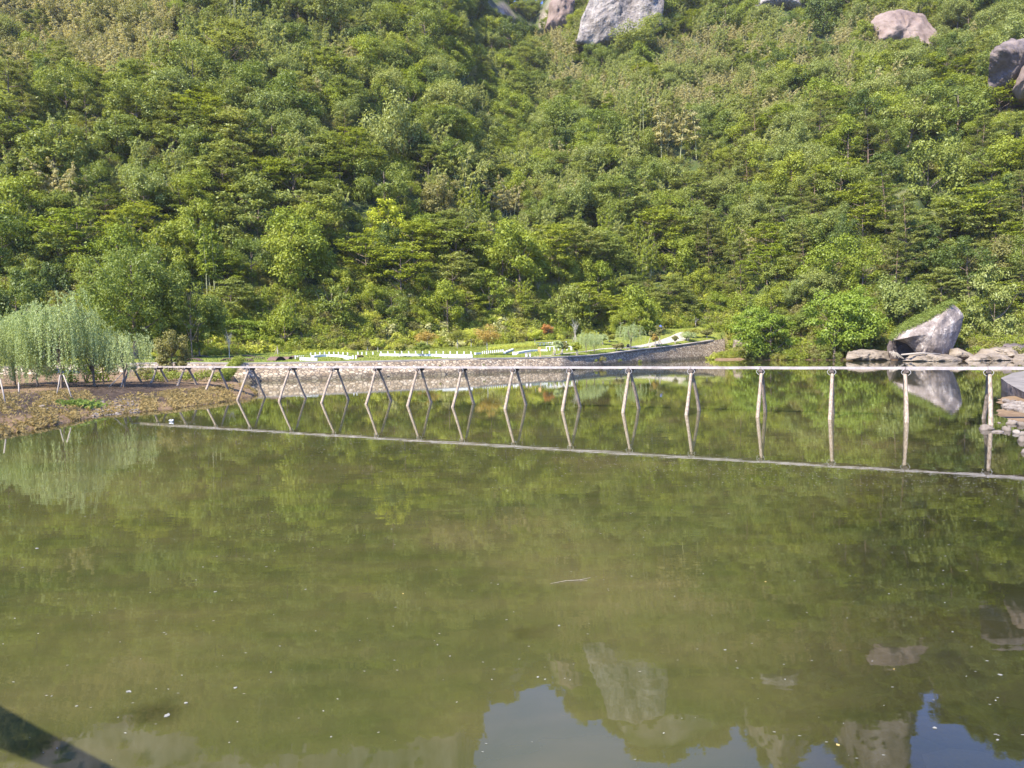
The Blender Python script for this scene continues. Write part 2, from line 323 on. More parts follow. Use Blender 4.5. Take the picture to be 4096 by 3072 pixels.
def terr(X, Y):
    X = np.asarray(X, float); Y = np.asarray(Y, float)
    Ys = np.maximum(Y, 4.0); u = np.clip(X / Ys, -1.4, 1.4)
    cy_ = np.interp(u, COP_U, COP_Y); cz = np.interp(u, COP_U, COP_Z)
    fy = np.interp(u, FU, FY); fz = np.interp(u, FU, FZ)
    iswall = u < U_END
    pk = np.interp(u, COP_U, COP_K); pd = (Y - cy_) * pk
    # river bed
    depth = 0.30 + 1.9 * sstep(.52, .12, u + .10 * fbm(X * .12, Y * .12, 2, 71)) * sstep(70, 30, Y) + 1.6 * sstep(.60, .40, u) * sstep(20, 40, Y)
    depth = depth - .35 * sstep(.45, .7, u) * sstep(20, 48, Y) * sstep(80, 60, Y)
    z = -depth + fbm(X * .5, Y * .5, 3, 3) * .12 * np.clip(depth, .3, 1)
    shy = np.interp(u, SH_U, SH_Y)
    z = np.where(~iswall, np.maximum(z, -2 + (Y - (shy - 8)) * .25), z)
    # near left bank
    fr = np.interp(u, FRONT_U, FRONT_Y); bk = np.where(u < BACK_U[0], 1e3, np.interp(u, BACK_U, BACK_Y))
    inb = (u < FRONT_U[-1])
    d = np.minimum(Y - fr, (bk - Y) * .6)
    d = np.where(inb, d, -9) + fbm(X * .25, Y * .25, 3, 9) * 1.2
    bz = np.where(d > 0, .12 * sstep(0, .6, d) + .45 * sstep(0, 6, d) + .75 * sstep(3, 18, d) + .5 * sstep(15, 50, d), d * .22)
    bz = bz + fbm(X * .6, Y * .6, 3, 5) * .12 * sstep(.3, 3, d)
    z = np.where(inb & (d > -9), np.maximum(z, bz), z)
    su0, su1 = SPU
    spit = sstep(su0, su0 + .015, u) * sstep(su1, su1 - .015, u) * sstep(179, 183, Y) * (u < U_END + .03)
    z = np.where(spit > 0, np.maximum(z, -1 + 1.35 * spit), z)
    # lawn terrace behind the wall
    t = np.clip((Y - cy_) / np.maximum(fy - cy_, 1), 0, 1)
    lz = cz - .06 + (fz - cz) * t + fbm(X * .06, Y * .06, 2, 21) * .25 * np.sin(t * math.pi)
    z = np.where(iswall & (pd > .95), lz, z)
    # rocky shore to the right of the wall
    t2 = np.clip((Y - shy) / np.maximum(fy - shy, 1), 0, 1)
    z = np.where(~iswall & (Y > shy), fz * t2 ** 1.7 + fbm(X * .2, Y * .2, 3, 31) * .4 * t2, z)
    # hillside
    m = np.interp(u, su, sm); R = np.interp(u, su, sr)
    zr = m * R - 14.0
    T = (Y - fy) / (R - fy); Tc = np.clip(T, 0, 1)
    mc = np.minimum(.475, m - .06); zc = mc * (fy + .86 * (R - fy))
    g = np.where(Tc < .86, (zc - fz) * (1 - (1 - Tc / .86) ** 1.25) * .55 + (zc - fz) * (Tc / .86) * .45 + fz, zc + (zr - zc) * sstep(.86, .97, Tc))
    amp = np.clip((Y - fy) / 60, 0, 1) * (1 - .8 * sstep(.72, 1, Tc))
    rid = fbm(X / 75 + 3.3, Y / 95, 4, 41)
    g = g + rid * 26 * amp + np.abs(fbm(X / 38, Y / 48, 3, 51)) * 9 * amp
    g = np.where(T > 1, g - (Y - R) * .5, g)
    z = np.where(Y > fy, g, z)
    return z
# calibrate the ridge so that its outline in the water is the photograph's
SM_T = sm.copy()
for _it in range(4):
    _Y = np.arange(160, 760, 3.0)
    for _i in range(4, len(su)):
        _z = terr(su[_i] * _Y, _Y); _tree = np.where(_Y < np.interp(su[_i], su, sr) * .88, 11.0, 8.0)
        sm[_i] -= max(-.05, min(.05, (float(np.max((_z + _tree + 5) / _Y)) - SM_T[_i]))) * .8
def terr1(x, y): return float(terr(np.array([x]), np.array([y]))[0])
def hit(px, py, Y0=150, Y1=700):
    """first point where the ray through a pixel meets the hill"""
    d = ray(px, py); Y = np.arange(Y0, Y1, 1.0); X = Y * d.x / d.y; Z = CAM_Z + Y * d.z / d.y
    k = np.nonzero(terr(X, Y) >= Z)[0]
    y = Y[k[0]] if len(k) else Y1 - 60
    return Vector((y * d.x / d.y, y, CAM_Z + y * d.z / d.y))

# ground sheet
sv = np.linspace(-1.25, 1.25, 520)
yv = np.concatenate([np.linspace(-20, 40, 60, endpoint=False), np.linspace(40, 100, 170, endpoint=False), np.linspace(100, 260, 230, endpoint=False), np.linspace(260, 760, 200), [1000, 2500]])
S, YY = np.meshgrid(sv, yv); XX = S * (YY + 25)
ZZ = terr(XX, YY); ZZ = np.where(YY > 760, 40, ZZ)
nr, nc = S.shape
V = np.stack([XX.ravel(), YY.ravel(), ZZ.ravel()], 1)
idx = np.arange(nr * nc).reshape(nr, nc)
F = np.stack([idx[:-1, :-1].ravel(), idx[:-1, 1:].ravel(), idx[1:, 1:].ravel(), idx[1:, :-1].ravel()], 1)
# zone weights as vertex attribute: 0 hill floor, 1 lawn, 2 bank, 3 river bed
uu = np.clip(XX / np.maximum(YY, 4), -1.4, 1.4)
cyy = np.interp(uu, COP_U, COP_Y); fyy = np.interp(uu, FU, FY)
wob = fbm(XX * .5, YY * .5, 3, 61) * 2
wl = np.clip((fyy + .5 + wob - YY) / 1.5 + .5, 0, 1) * (uu < U_END) * (YY > cyy - .3)
wb = ((YY < cyy + .1) & (uu < U_END) | (uu >= U_END)) * np.clip((np.where(uu < U_END, 1e4, fyy - 3) + wob - YY) / 2 + .5, 0, 1) * (YY < fyy + 8)
def ground_mat():
    m, nt, out = newmat('ground'); p = worldpos(nt)
    wl_ = nd(nt, 'ShaderNodeAttribute', attribute_name='lawn').outputs['Fac']; wb_ = nd(nt, 'ShaderNodeAttribute', attribute_name='bank').outputs['Fac']
    sp = nd(nt, 'ShaderNodeSeparateXYZ'); nt.links.new(p, sp.inputs[0])
    n1 = noise(nt, p, .25, 6, .6); n2 = noise(nt, p, 2.5, 5, .6); n0 = noise(nt, p, .06, 5)
    hill = ramp(nt, [(.3, (.03, .04, .014)), (.5, (.05, .07, .02)), (.7, (.10, .10, .045))], n1)
    lawn = ramp(nt, [(.25, (.125, .155, .022)), (.5, (.18, .205, .03)), (.75, (.25, .24, .055))], n0)
    lawn = mix(nt, .35, lawn, ramp(nt, [(.3, (.09, .12, .018)), (.7, (.25, .25, .055))], n2))
    bank = ramp(nt, [(.3, (.085, .055, .034)), (.5, (.18, .12, .07)), (.7, (.27, .19, .11))], n2)
    bank = mix(nt, .5, bank, ramp(nt, [(.35, (.09, .058, .036)), (.65, (.26, .18, .10))], n1))
    vo = nd(nt, 'ShaderNodeTexVoronoi'); vo.inputs['Scale'].default_value = .9; nt.links.new(p, vo.inputs['Vector']); vs = nd(nt, 'ShaderNodeSeparateColor'); nt.links.new(vo.outputs['Color'], vs.inputs[0])
    bed = mix(nt, .5, ramp(nt, [(.3, (.08, .06, .032)), (.5, (.19, .14, .08)), (.7, (.34, .26, .17))], n1), ramp(nt, [(0, (.10, .075, .045)), (.6, (.24, .18, .11)), (1, (.42, .33, .24))], vs.outputs[0]))
    # steep parts of the hill are bare rock
    g = nd(nt, 'ShaderNodeNewGeometry'); sn = nd(nt, 'ShaderNodeSeparateXYZ'); nt.links.new(g.outputs['Normal'], sn.inputs[0])
    pr = worldpos(nt, (1, 1, .3)); nrk = noise(nt, pr, .1, 8, .65)
    rk = ramp(nt, [(.3, (.08, .065, .052)), (.5, (.22, .18, .15)), (.65, (.34, .29, .245))], nrk)
    st = nd(nt, 'ShaderNodeMapRange'); st.inputs[1].default_value = .42; st.inputs[2].default_value = .52; st.inputs[3].default_value = 1; st.inputs[4].default_value = 0
    nt.links.new(sn.outputs[2], st.inputs[0])
    cl_ = nd(nt, 'ShaderNodeAttribute', attribute_name='cliffy').outputs['Fac']; mm_ = nd(nt, 'ShaderNodeMath', operation='MULTIPLY'); nt.links.new(cl_, mm_.inputs[0]); nt.links.new(st.outputs[0], mm_.inputs[1]); hill = mix(nt, mm_.outputs[0], hill, rk)
    c = mix(nt, wl_, hill, lawn); c = mix(nt, wb_, c, bank)
    litter_shade_ = nd(nt, 'ShaderNodeAttribute', attribute_name='litter').outputs['Fac']
    c = mix(nt, litter_shade_, c, ramp(nt, [(.35, (.022, .016, .013)), (.55, (.060, .043, .032)), (.75, (.15, .11, .075))], n2))  # litter tone with the willow shade put into the soil colour
    uw = nd(nt, 'ShaderNodeMath', operation='LESS_THAN'); nt.links.new(sp.outputs[2], uw.inputs[0]); uw.inputs[1].default_value = -.06
    c = mix(nt, uw.outputs[0], c, bed)
    b = nd(nt, 'ShaderNodeBsdfPrincipled'); nt.links.new(c, b.inputs['Base Color']); b.inputs['Roughness'].default_value = .95; b.inputs['Specular IOR Level'].default_value = .1
    nt.links.new(bump(nt, n2, .6, .12), b.inputs['Normal']); nt.links.new(b.outputs[0], out.inputs[0]); return m
me = mesh_np('ground', V, F, [ground_mat()], smooth=True)
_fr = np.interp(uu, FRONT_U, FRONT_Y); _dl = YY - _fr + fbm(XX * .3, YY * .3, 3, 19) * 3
wlitter_shade = sstep(3.0, 5.5, _dl) * sstep(24, 13, _dl) * sstep(-.40, -.47, uu) * (YY < cyy)  # bank band painted dark: leaf litter plus shade under the willows
wlitter_shade = np.maximum(wlitter_shade, .8 * sstep(4, 6, _dl) * sstep(15, 9, _dl) * sstep(-.36, -.42, uu) * (YY < cyy))
wc = np.clip(((YY - fyy) / (np.interp(uu, su, sr) - fyy) - .76) / .06, 0, 1)
for _n, _w in (('lawn', wl), ('bank', wb), ('cliffy', wc), ('litter', wlitter_shade)):
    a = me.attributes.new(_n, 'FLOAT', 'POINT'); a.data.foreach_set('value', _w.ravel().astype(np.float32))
tag(obj('ground', me), kind='structure')

# ------------------------------------------------------------------ water
xs = np.concatenate([np.linspace(-170, -14, 100, endpoint=False), np.linspace(-14, 16, 100, endpoint=False), np.linspace(16, 190, 110)]); ys = np.concatenate([np.linspace(-40, 4, 12, endpoint=False), np.linspace(4, 20, 60, endpoint=False), np.linspace(20, 110, 130, endpoint=False), np.linspace(110, 252, 90)])
WX, WY = np.meshgrid(xs, ys); dep = np.clip(-terr(WX, WY), 0, 9)
SUNK = [(615, 2850, 150, .30, 'tan'), (150, 2990, 120, .35, 'tan'), (2100, 2535, 90, .4, 'tan'), (3990, 2450, 230, .25, 'b'), (4060, 2330, 170, .3, 'b'), (3860, 2500, 150, .3, 'b'), (3930, 2800, 150, .25, 'b'), (4050, 2870, 190, .2, 'b'), (4060, 2680, 170, .25, 'b'), (3500, 2620, 170, .4, 'b'), (3700, 2380, 150, .4, 'b'), (3640, 2860, 150, .4, 'b'), (3350, 2740, 150, .45, 'b')]
for (px, py, w, dd, _) in SUNK:
    q = onz(px, py); rr_ = w * q.length / FPX * .5; dist = np.hypot(WX - q.x, WY - q.y); dep = np.where(dist < rr_ * 1.6, np.minimum(dep, dd + (dist / rr_) ** 2 * .35), dep)
clar = np.exp(-dep * 1.35)
nr, nc = WX.shape; idx = np.arange(nr * nc).reshape(nr, nc)
F = np.stack([idx[:-1, :-1].ravel(), idx[:-1, 1:].ravel(), idx[1:, 1:].ravel(), idx[1:, :-1].ravel()], 1)
def water_mat():
    m, nt, out = newmat('water'); p = worldpos(nt)
    at = nd(nt, 'ShaderNodeAttribute', attribute_name='clarity').outputs['Fac']
    n0 = noise(nt, p, .09, 5, .6); n1 = noise(nt, worldpos(nt, (.35, 1.2, 1)), .9, 4, .6)
    body = ramp(nt, [(.34, (.038, .044, .011)), (.5, (.064, .060, .017)), (.64, (.108, .084, .032))], n0)
    body = mix(nt, .4, body, ramp(nt, [(.35, (.034, .045, .012)), (.65, (.072, .068, .025))], n1))
    # slow ripples
    r1 = noise(nt, worldpos(nt, (.5, 1.3, 1)), 1.1, 2, .5); r2 = noise(nt, worldpos(nt, (1, 1.6, 1)), 5.0, 2, .5)
    br = noise(nt, p, .05, 3)        # calm and breezy patches
    mr = nd(nt, 'ShaderNodeMapRange'); mr.inputs[1].default_value = .4; mr.inputs[2].default_value = .65; mr.inputs[3].default_value = .25; mr.inputs[4].default_value = 1.0
    nt.links.new(br, mr.inputs[0])
    r2s = nd(nt, 'ShaderNodeMath', operation='MULTIPLY'); nt.links.new(r2, r2s.inputs[0]); nt.links.new(mr.outputs[0], r2s.inputs[1])
    ad = nd(nt, 'ShaderNodeMath', operation='MULTIPLY_ADD'); nt.links.new(r2s.outputs[0], ad.inputs[0]); ad.inputs[1].default_value = .13; nt.links.new(r1, ad.inputs[2])
    nrm = bump(nt, ad.outputs[0], .16, .012)
    d = nd(nt, 'ShaderNodeBsdfDiffuse'); nt.links.new(body, d.inputs[0])
    tr = nd(nt, 'ShaderNodeBsdfTransparent'); tr.inputs[0].default_value = (.80, .76, .55, 1)
    m1 = nd(nt, 'ShaderNodeMixShader'); nt.links.new(at, m1.inputs[0]); nt.links.new(d.outputs[0], m1.inputs[1]); nt.links.new(tr.outputs[0], m1.inputs[2])
    gl = nd(nt, 'ShaderNodeBsdfGlossy'); gl.inputs['Roughness'].default_value = .015; nt.links.new(nrm, gl.inputs['Normal']); gl.inputs[0].default_value = (1, 1, 1, 1)
    fr = nd(nt, 'ShaderNodeFresnel'); fr.inputs['IOR'].default_value = 1.46; nt.links.new(nrm, fr.inputs['Normal'])
    m2 = nd(nt, 'ShaderNodeMixShader'); nt.links.new(fr.outputs[0], m2.inputs[0]); nt.links.new(m1.outputs[0], m2.inputs[1]); nt.links.new(gl.outputs[0], m2.inputs[2])
    nt.links.new(m2.outputs[0], out.inputs[0]); return m
me = mesh_np('water', np.stack([WX.ravel(), WY.ravel(), np.zeros(WX.size)], 1), F, [water_mat()], smooth=True)
a = me.attributes.new('clarity', 'FLOAT', 'POINT'); a.data.foreach_set('value', clar.ravel().astype(np.float32))
tag(obj('water', me), kind='structure')

# ------------------------------------------------------------------ retaining wall
wu = np.linspace(COP_U[0], COP_U[-1], 420)
wy = np.interp(wu, COP_U, COP_Y); wz = np.interp(wu, COP_U, COP_Z); wx = wu * wy
wallroot = empty('retaining_wall', (0, 114, 0), 'long curved cobblestone retaining wall with pale coping along the far bank', 'wall')
rows = []
for k in range(9):
    f = k / 8; y = wy - 4.0 * (1 - f) * .9 - .3; z = -1.2 + (wz - .14 + 1.2) * f
    bumpy = fbm(wu * 160, np.full_like(wu, k * .9), 3, 77) * .10
    rows.append(np.stack([wu * (y + bumpy), y + bumpy, z], 1))
Vw = np.vstack(rows) - np.array([0, 114, 0]); n = len(wu); idx = np.arange(9 * n).reshape(9, n)
Fw = np.stack([idx[:-1, :-1].ravel(), idx[:-1, 1:].ravel(), idx[1:, 1:].ravel(), idx[1:, :-1].ravel()], 1)
obj('stone_face', mesh_np('stone_face', Vw, Fw, [M['cobble']], smooth=True), wallroot)
cp = []
for k in range(0, n - 6, 6):
    q = [np.array([wu[j] * (wy[j] + .1), wy[j] + .1, wz[j] - .03]) - np.array([0, 114, 0]) for j in (k, k + 6)]
    dlt = (q[1] - q[0]) * .004; nn_ = np.array([-(q[1] - q[0])[1], (q[1] - q[0])[0], 0]); nn_ /= np.linalg.norm(nn_)
    cp.append(beam(q[0] + dlt + nn_ * .55, q[1] - dlt + nn_ * .55, 1.9, .22))
Vc, Fc = join(cp); obj('coping', mesh_np('coping', Vc, Fc, [M['coping']]), wallroot)

# ------------------------------------------------------------------ plank footbridge
BENT_F = [(813, 1570), (951, 1600), (1119, 1604.6), (1290, 1611), (1462, 1617), (1635, 1624.5), (1810, 1631.5), (2021.5, 1638), (2250, 1646), (2491, 1654), (2745, 1664), (3028.5, 1676), (3319.5, 1689), (3624.5, 1694), (3963, 1700)]
A0 = onz(951, 1600) ; A1 = onz(3963, 1700)
ub = (A0 - A1); ub.z = 0; ub.normalize(); nb = Vector((-ub.y, ub.x, 0)); nb = nb if nb.y > 0 else -nb
DZ = 3.13
bv = Vector((.44, .898, 0))
bridge = empty('plank_footbridge', (A1.x, A1.y, 0), 'long narrow wooden plank footbridge on leaning log legs across the river', 'footbridge')
bo = np.array([A1.x, A1.y, 0.0])
cents = []
for i, (px, py) in enumerate(BENT_F):
    d = ray(px, 1600 + (px - 951) * (100 / 3012.))
    # crossing of the view ray (plan view) with the line of front feet
    det = d.x * (-ub.y) - d.y * (-ub.x); s = (A1.x * (-ub.y) - A1.y * (-ub.x)) / det
    fp = Vector((d.x * s, d.y * s, 0)); cents.append(fp + bv * 1.8)
cents.append(cents[-1] - ub * 4.9); cents.append(cents[-1] - ub * 4.9)
cents.insert(0, cents[0] + ub * 4.6); cents.insert(0, cents[0] + ub * 4.6); cents.insert(0, cents[0] + ub * 4.6)
def log(a, b, r0, r1, seed, knots=5):
    r = np.random.default_rng(seed); P, R = [], []
    a, b = np.array(a), np.array(b); N = 12
    bend = r.normal(0, .05, 3)
    for i in range(N + 1):
        t = i / N; P.append(a + (b - a) * t + bend * math.sin(t * math.pi)); R.append((r0 + (r1 - r0) * t) * (1 + r.normal(0, .035)))
    return tube(P, R, 8)
for i, c in enumerate(cents):
    c = np.array(c); nn = np.array(bv); u3 = np.array(ub); r = np.random.default_rng(100 + i)
    for sgn in (-1, 1):
        j = r.normal(0, .12)
        foot = c + nn * sgn * (1.8 + j * .5) + u3 * r.normal(0, .08); foot[2] = -1.2
        # extend the leg below the water along its slope
        top = c + nn * sgn * .30 + u3 * r.normal(0, .05); top[2] = DZ - .34
        fw = c + nn * sgn * (1.8 + j * .5); sl_ = (fw - top) ; sl_[2] = -top[2]
        foot = top + sl_ * (top[2] + 1.2) / top[2]
        gz = terr1(foot[0], foot[1])
        if gz > -1.0:
            k = (top[2] - gz + .25) / (top[2] + 1.2); foot = top + (foot - top) * k
        Vv, Ff = log(foot, top, .135, .10, 200 + i * 2 + (sgn > 0))
        obj('leg', mesh_np('leg', Vv - bo, Ff, [M['pile']], smooth=True), bridge)
    a_, b_ = c - nn * .48, c + nn * .48; a_[2] = b_[2] = DZ - .25
    Vv, Ff = beam(a_, b_, .26, .18); obj('crossbeam', mesh_np('crossbeam', Vv - bo, Ff, [M['dark_timber']]), bridge)
    for sg in (-1, 1):
        pts = []
        for q in range(9):
            t = q / 8 * math.pi; w = .17 * math.sin(t)
            pts.append(c - nn * (.40) + u3 * sg * (.10 + .15 * math.sin(t)) + np.array([0, 0, DZ - .12 - .38 * (q / 8)]))
        Vv, Ff = tube(pts, .014, 6, False); obj('cable_loop', mesh_np('cable_loop', Vv - bo, Ff, [M['iron']], smooth=True), bridge)
for i in range(len(cents) - 1):
    a_, b_ = np.array(cents[i]), np.array(cents[i + 1]); e = (b_ - a_) / np.linalg.norm(b_ - a_); r = np.random.default_rng(300 + i)
    parts = []
    for k in range(3):
        off = (k - 1) * .245; h = r.normal(0, .006)
        p = a_ + e * .012 + np.array(nb) * off; q = b_ - e * .012 + np.array(nb) * off; p[2] = DZ - .065 + h + r.normal(0, .004); q[2] = DZ - .065 + h + r.normal(0, .004)
        mid = (p + q) / 2; mid[2] -= .012
        parts.append(beam(p, mid, .235, .145 if k != 1 else .13)); parts.append(beam(mid, q, .235, .145 if k != 1 else .13))
    Vv, Ff = join(parts); obj('deck_planks', mesh_np('deck_planks', Vv - bo, Ff, [M['deck']]), bridge)

# ------------------------------------------------------------------ foliage generators
def leafcloud(C, Rad, n, ln, wd, r, up=.5, outw=.8, shell=.55, droop=0.0):
    """rhombic leaves filling ellipsoids. C (k,3), Rad (k,3)"""
    C = np.asarray(C, float); Rad = np.asarray(Rad, float); k = len(C)
    ii = np.repeat(np.arange(k), n); N = len(ii)
    d = r.normal(size=(N, 3)); d /= np.linalg.norm(d, axis=1)[:, None]
    rr = shell + (1 - shell) * r.random(N); rr = rr * (1 + .18 * r.normal(size=N))
    P = C[ii] + d * Rad[ii] * rr[:, None]
    nv = d * outw + np.array([0, 0, up]) + r.normal(size=(N, 3)) * .45; nv /= np.linalg.norm(nv, axis=1)[:, None]
    t = np.cross(nv, r.normal(size=(N, 3))); t /= np.linalg.norm(t, axis=1)[:, None]
    if droop: t[:, 2] -= droop; t /= np.linalg.norm(t, axis=1)[:, None]
    b = np.cross(nv, t); b /= np.linalg.norm(b, axis=1)[:, None]
    L_ = ln * (.6 + .8 * r.random(N)); W = wd * (.6 + .8 * r.random(N))
    V = np.stack([P - t * (L_ / 2)[:, None], P + b * (W / 2)[:, None], P + t * (L_ / 2)[:, None], P - b * (W / 2)[:, None]], 1).reshape(-1, 3)
    return V, np.arange(4 * N).reshape(N, 4)
def limbs(h, r, n, rad, spread, seed_r, base_split=.35):
    parts = []; bend = seed_r.normal(0, .04 * h, (2,))
    tp = [np.array([bend[0] * math.sin(t * 2), bend[1] * math.sin(t * 2.5), -0.6 + t * (h + .6)]) for t in np.linspace(0, .85, 7)]
    parts.append(tube(tp, np.linspace(rad, rad * .3, 7), 6, False))
    ends = []
    for i in range(n):
        t = base_split + (.8 - base_split) * i / n; b = tp[0] + (tp[-1] - tp[0]) * t / .85 * .85
        k = min(int(t / .85 * 6), 5); b = tp[k]
        an = i * 2.4 + seed_r.normal(0, .3); ln = spread * (.55 + .45 * seed_r.random())
        e = b + np.array([math.cos(an) * ln, math.sin(an) * ln, ln * (.45 + .4 * seed_r.random())])
        m_ = (b + e) / 2 + np.array([0, 0, -.08 * ln]); parts.append(tube([b, m_, e], [rad * .42, rad * .28, rad * .1], 5, False)); ends.append(e)
    return join(parts), ends
# every prototype: (trunk mesh, crown mesh), height & crown radius noted
def proto_broad(seed, H=10, Rc=4.6, n=44, leaf=(.36, .20), per=200, flat=.75, clump=1.3, mat='leaf_mid', lobes=1, trunk='bark', base=.12):
    r = np.random.default_rng(seed); (tv, tf), ends = limbs(H * .9, 0, 9, .2 * Rc / 4.6, Rc * .75, r)
    C, Rd = [], []
    offs = [(0, 0, 0)] if lobes == 1 else [(r.uniform(-.4, .4) * Rc, r.uniform(-.4, .4) * Rc, r.uniform(-.2, .12) * H) for _ in range(lobes)]
    for i in range(n):
        d = r.normal(size=3); d /= np.linalg.norm(d); d[2] = d[2] * .95 + .12; q = .62 + .38 * r.random()
        o = offs[i % len(offs)]; sc_ = 1 if lobes == 1 else .72
        C.append([d[0] * Rc * q * sc_ + o[0], d[1] * Rc * q * sc_ + o[1], H * (base + (1 - base) * .5) + d[2] * H * (1 - base) * .5 * q * sc_ * 1.05 + o[2]])
        c = clump * (.65 + .7 * r.random()); Rd.append([c, c, c * flat])
    V, F = leafcloud(C, Rd, per, leaf[0], leaf[1], r)
    return mesh_np('trunk', tv, tf, [M[trunk]], smooth=True), mesh_np('crown', V, F, [M[mat]])
def proto_layer(seed, H=10, Rc=5.2, n=62, mat='leaf_pale', per=130, trunk='bark', leaf=(.42, .22)):
    r = np.random.default_rng(seed); (tv, tf), ends = limbs(H * .85, 0, 11, .2, Rc * .8, r, .3)
    C, Rd = [], []
    for i in range(n):
        an = r.random() * 6.283; q = math.sqrt(r.random()); z = H * (1.0 - .35 * q * q - .48 * r.random() ** 1.3)
        C.append([math.cos(an) * Rc * q, math.sin(an) * Rc * q, z]); c = 1.25 * (.6 + .7 * r.random()); Rd.append([c * 1.25, c * 1.25, c * .30])
    V, F = leafcloud(C, Rd, per, leaf[0], leaf[1], r, up=1.3, outw=.35, shell=.1)
    return mesh_np('trunk', tv, tf, [M[trunk]], smooth=True), mesh_np('crown', V, F, [M[mat]])
def proto_bamboo(seed, H=11, n=11, mat='leaf_bamboo', spread=2.4, leaf=(.46, .062), per=430):
    r = np.random.default_rng(seed); tp, Vs = [], []
    for i in range(n):
        b = r.normal(0, spread * .45, 2); an = r.random() * 6.283; lean = r.uniform(.6, 2.6); h = H * r.uniform(.72, 1.05)
        pts = []
        for t in np.linspace(0, 1, 9):
            k = t ** 2.6 * lean; pts.append(np.array([b[0] + math.cos(an) * (k + t * .4), b[1] + math.sin(an) * (k + t * .4), -.5 + (h + .5) * (t - .10 * t ** 4)]))
        tp.append(tube(pts, np.linspace(.055, .015, 9), 5, False))
        # plume: feathery side sprays that hang outward from the culm
        P = np.array(pts); N = per; t = 1 - .68 * r.random(N) ** .85; f = t * 8; k = np.minimum(f.astype(int), 7); base = P[k] + (P[k + 1] - P[k]) * (f - k)[:, None]
        rad = (1.35 * (1.03 - t) ** .6 + .10) * (.35 + .65 * r.random(N)); tier = np.floor(t * 17) * 2.4 + r.normal(0, .38, N)
        off = np.stack([np.cos(tier) * rad, np.sin(tier) * rad, .25 * rad - .32 * rad ** 2], 1)
        c = base + off; tdir = off + np.array([0, 0, -.45]) + r.normal(0, .25, (N, 3)); tdir /= np.linalg.norm(tdir, axis=1)[:, None]
        nv = np.array([0, 0, 1.0]) + r.normal(0, .5, (N, 3)); bb = np.cross(nv, tdir); bb /= np.linalg.norm(bb, axis=1)[:, None]
        L_ = leaf[0] * r.uniform(.7, 1.4, N); W = leaf[1] * r.uniform(.8, 1.6, N)
        V = np.stack([c - tdir * (L_ / 2)[:, None], c + bb * (W)[:, None], c + tdir * (L_ / 2)[:, None], c - bb * (W)[:, None]], 1).reshape(-1, 3); Vs.append(V)
    V = np.vstack(Vs); tv, tf = join(tp)
    return mesh_np('culms', tv, tf, [M['culm']], smooth=True), mesh_np('plumes', V, np.arange(len(V)).reshape(-1, 4), [M[mat]])
def proto_pine(seed, H=12, Rc=3.6, mat='leaf_pine'):
    r = np.random.default_rng(seed); parts = []; C, Rd = [], []
    lean = r.normal(0, .5, 2)
    tp = [np.array([lean[0] * t * t, lean[1] * t * t, -.6 + (H + .4) * t]) for t in np.linspace(0, 1, 8)]
    parts.append(tube(tp, np.linspace(.13, .03, 8), 6, False))
    for i in range(26):
        t = .22 + .76 * i / 25; k = min(int(t * 7), 6); b = tp[k] + (tp[k + 1] - tp[k]) * (t * 7 - k)
        an = i * 2.4 + r.normal(0, .3); ln = Rc * (1.05 - t) ** .6 * 1.25 * r.uniform(.6, 1.05); e = b + np.array([math.cos(an) * ln, math.sin(an) * ln, ln * .18])
        parts.append(tube([b, (b + e) / 2 + [0, 0, -.1], e], [.05, .035, .015], 4, False))
        for q in (.55, .8, 1.0):
            C.append(b + (e - b) * q + r.normal(0, .15, 3)); c = .85 * r.uniform(.7, 1.15); Rd.append([c, c, c * .38])
    V, F = leafcloud(C, Rd, 70, .42, .10, r, up=.9, outw=.4, shell=.1)
    return mesh_np('trunk', *join(parts), [M['red_bark']], smooth=True), mesh_np('crown', V, F, [M[mat]])
def proto_shrub(seed, H=2.6, Rc=1.7, mat='leaf_shrub', per=60, n=18, leaf=(.26, .14)):
    r = np.random.default_rng(seed); parts = []; C, Rd = [], []
    for i in range(7):
        an = i * .9; e = np.array([math.cos(an) * Rc * .6, math.sin(an) * Rc * .6, H * .75]); parts.append(tube([[0, 0, -.2], e * [.4, .4, .5], e], [.04, .03, .01], 4, False))
    for i in range(n):
        d = r.normal(size=3); d /= np.linalg.norm(d); d[2] = abs(d[2]); q = r.uniform(.5, 1)
        C.append([d[0] * Rc * q, d[1] * Rc * q, .25 + d[2] * H * .75 * q]); c = Rc * .36 * r.uniform(.7, 1.3); Rd.append([c, c, c * .8])
    V, F = leafcloud(C, Rd, per, leaf[0], leaf[1], r)
    return mesh_np('stems', *join(parts), [M['bark']], smooth=True), mesh_np('foliage', V, F, [M[mat]])
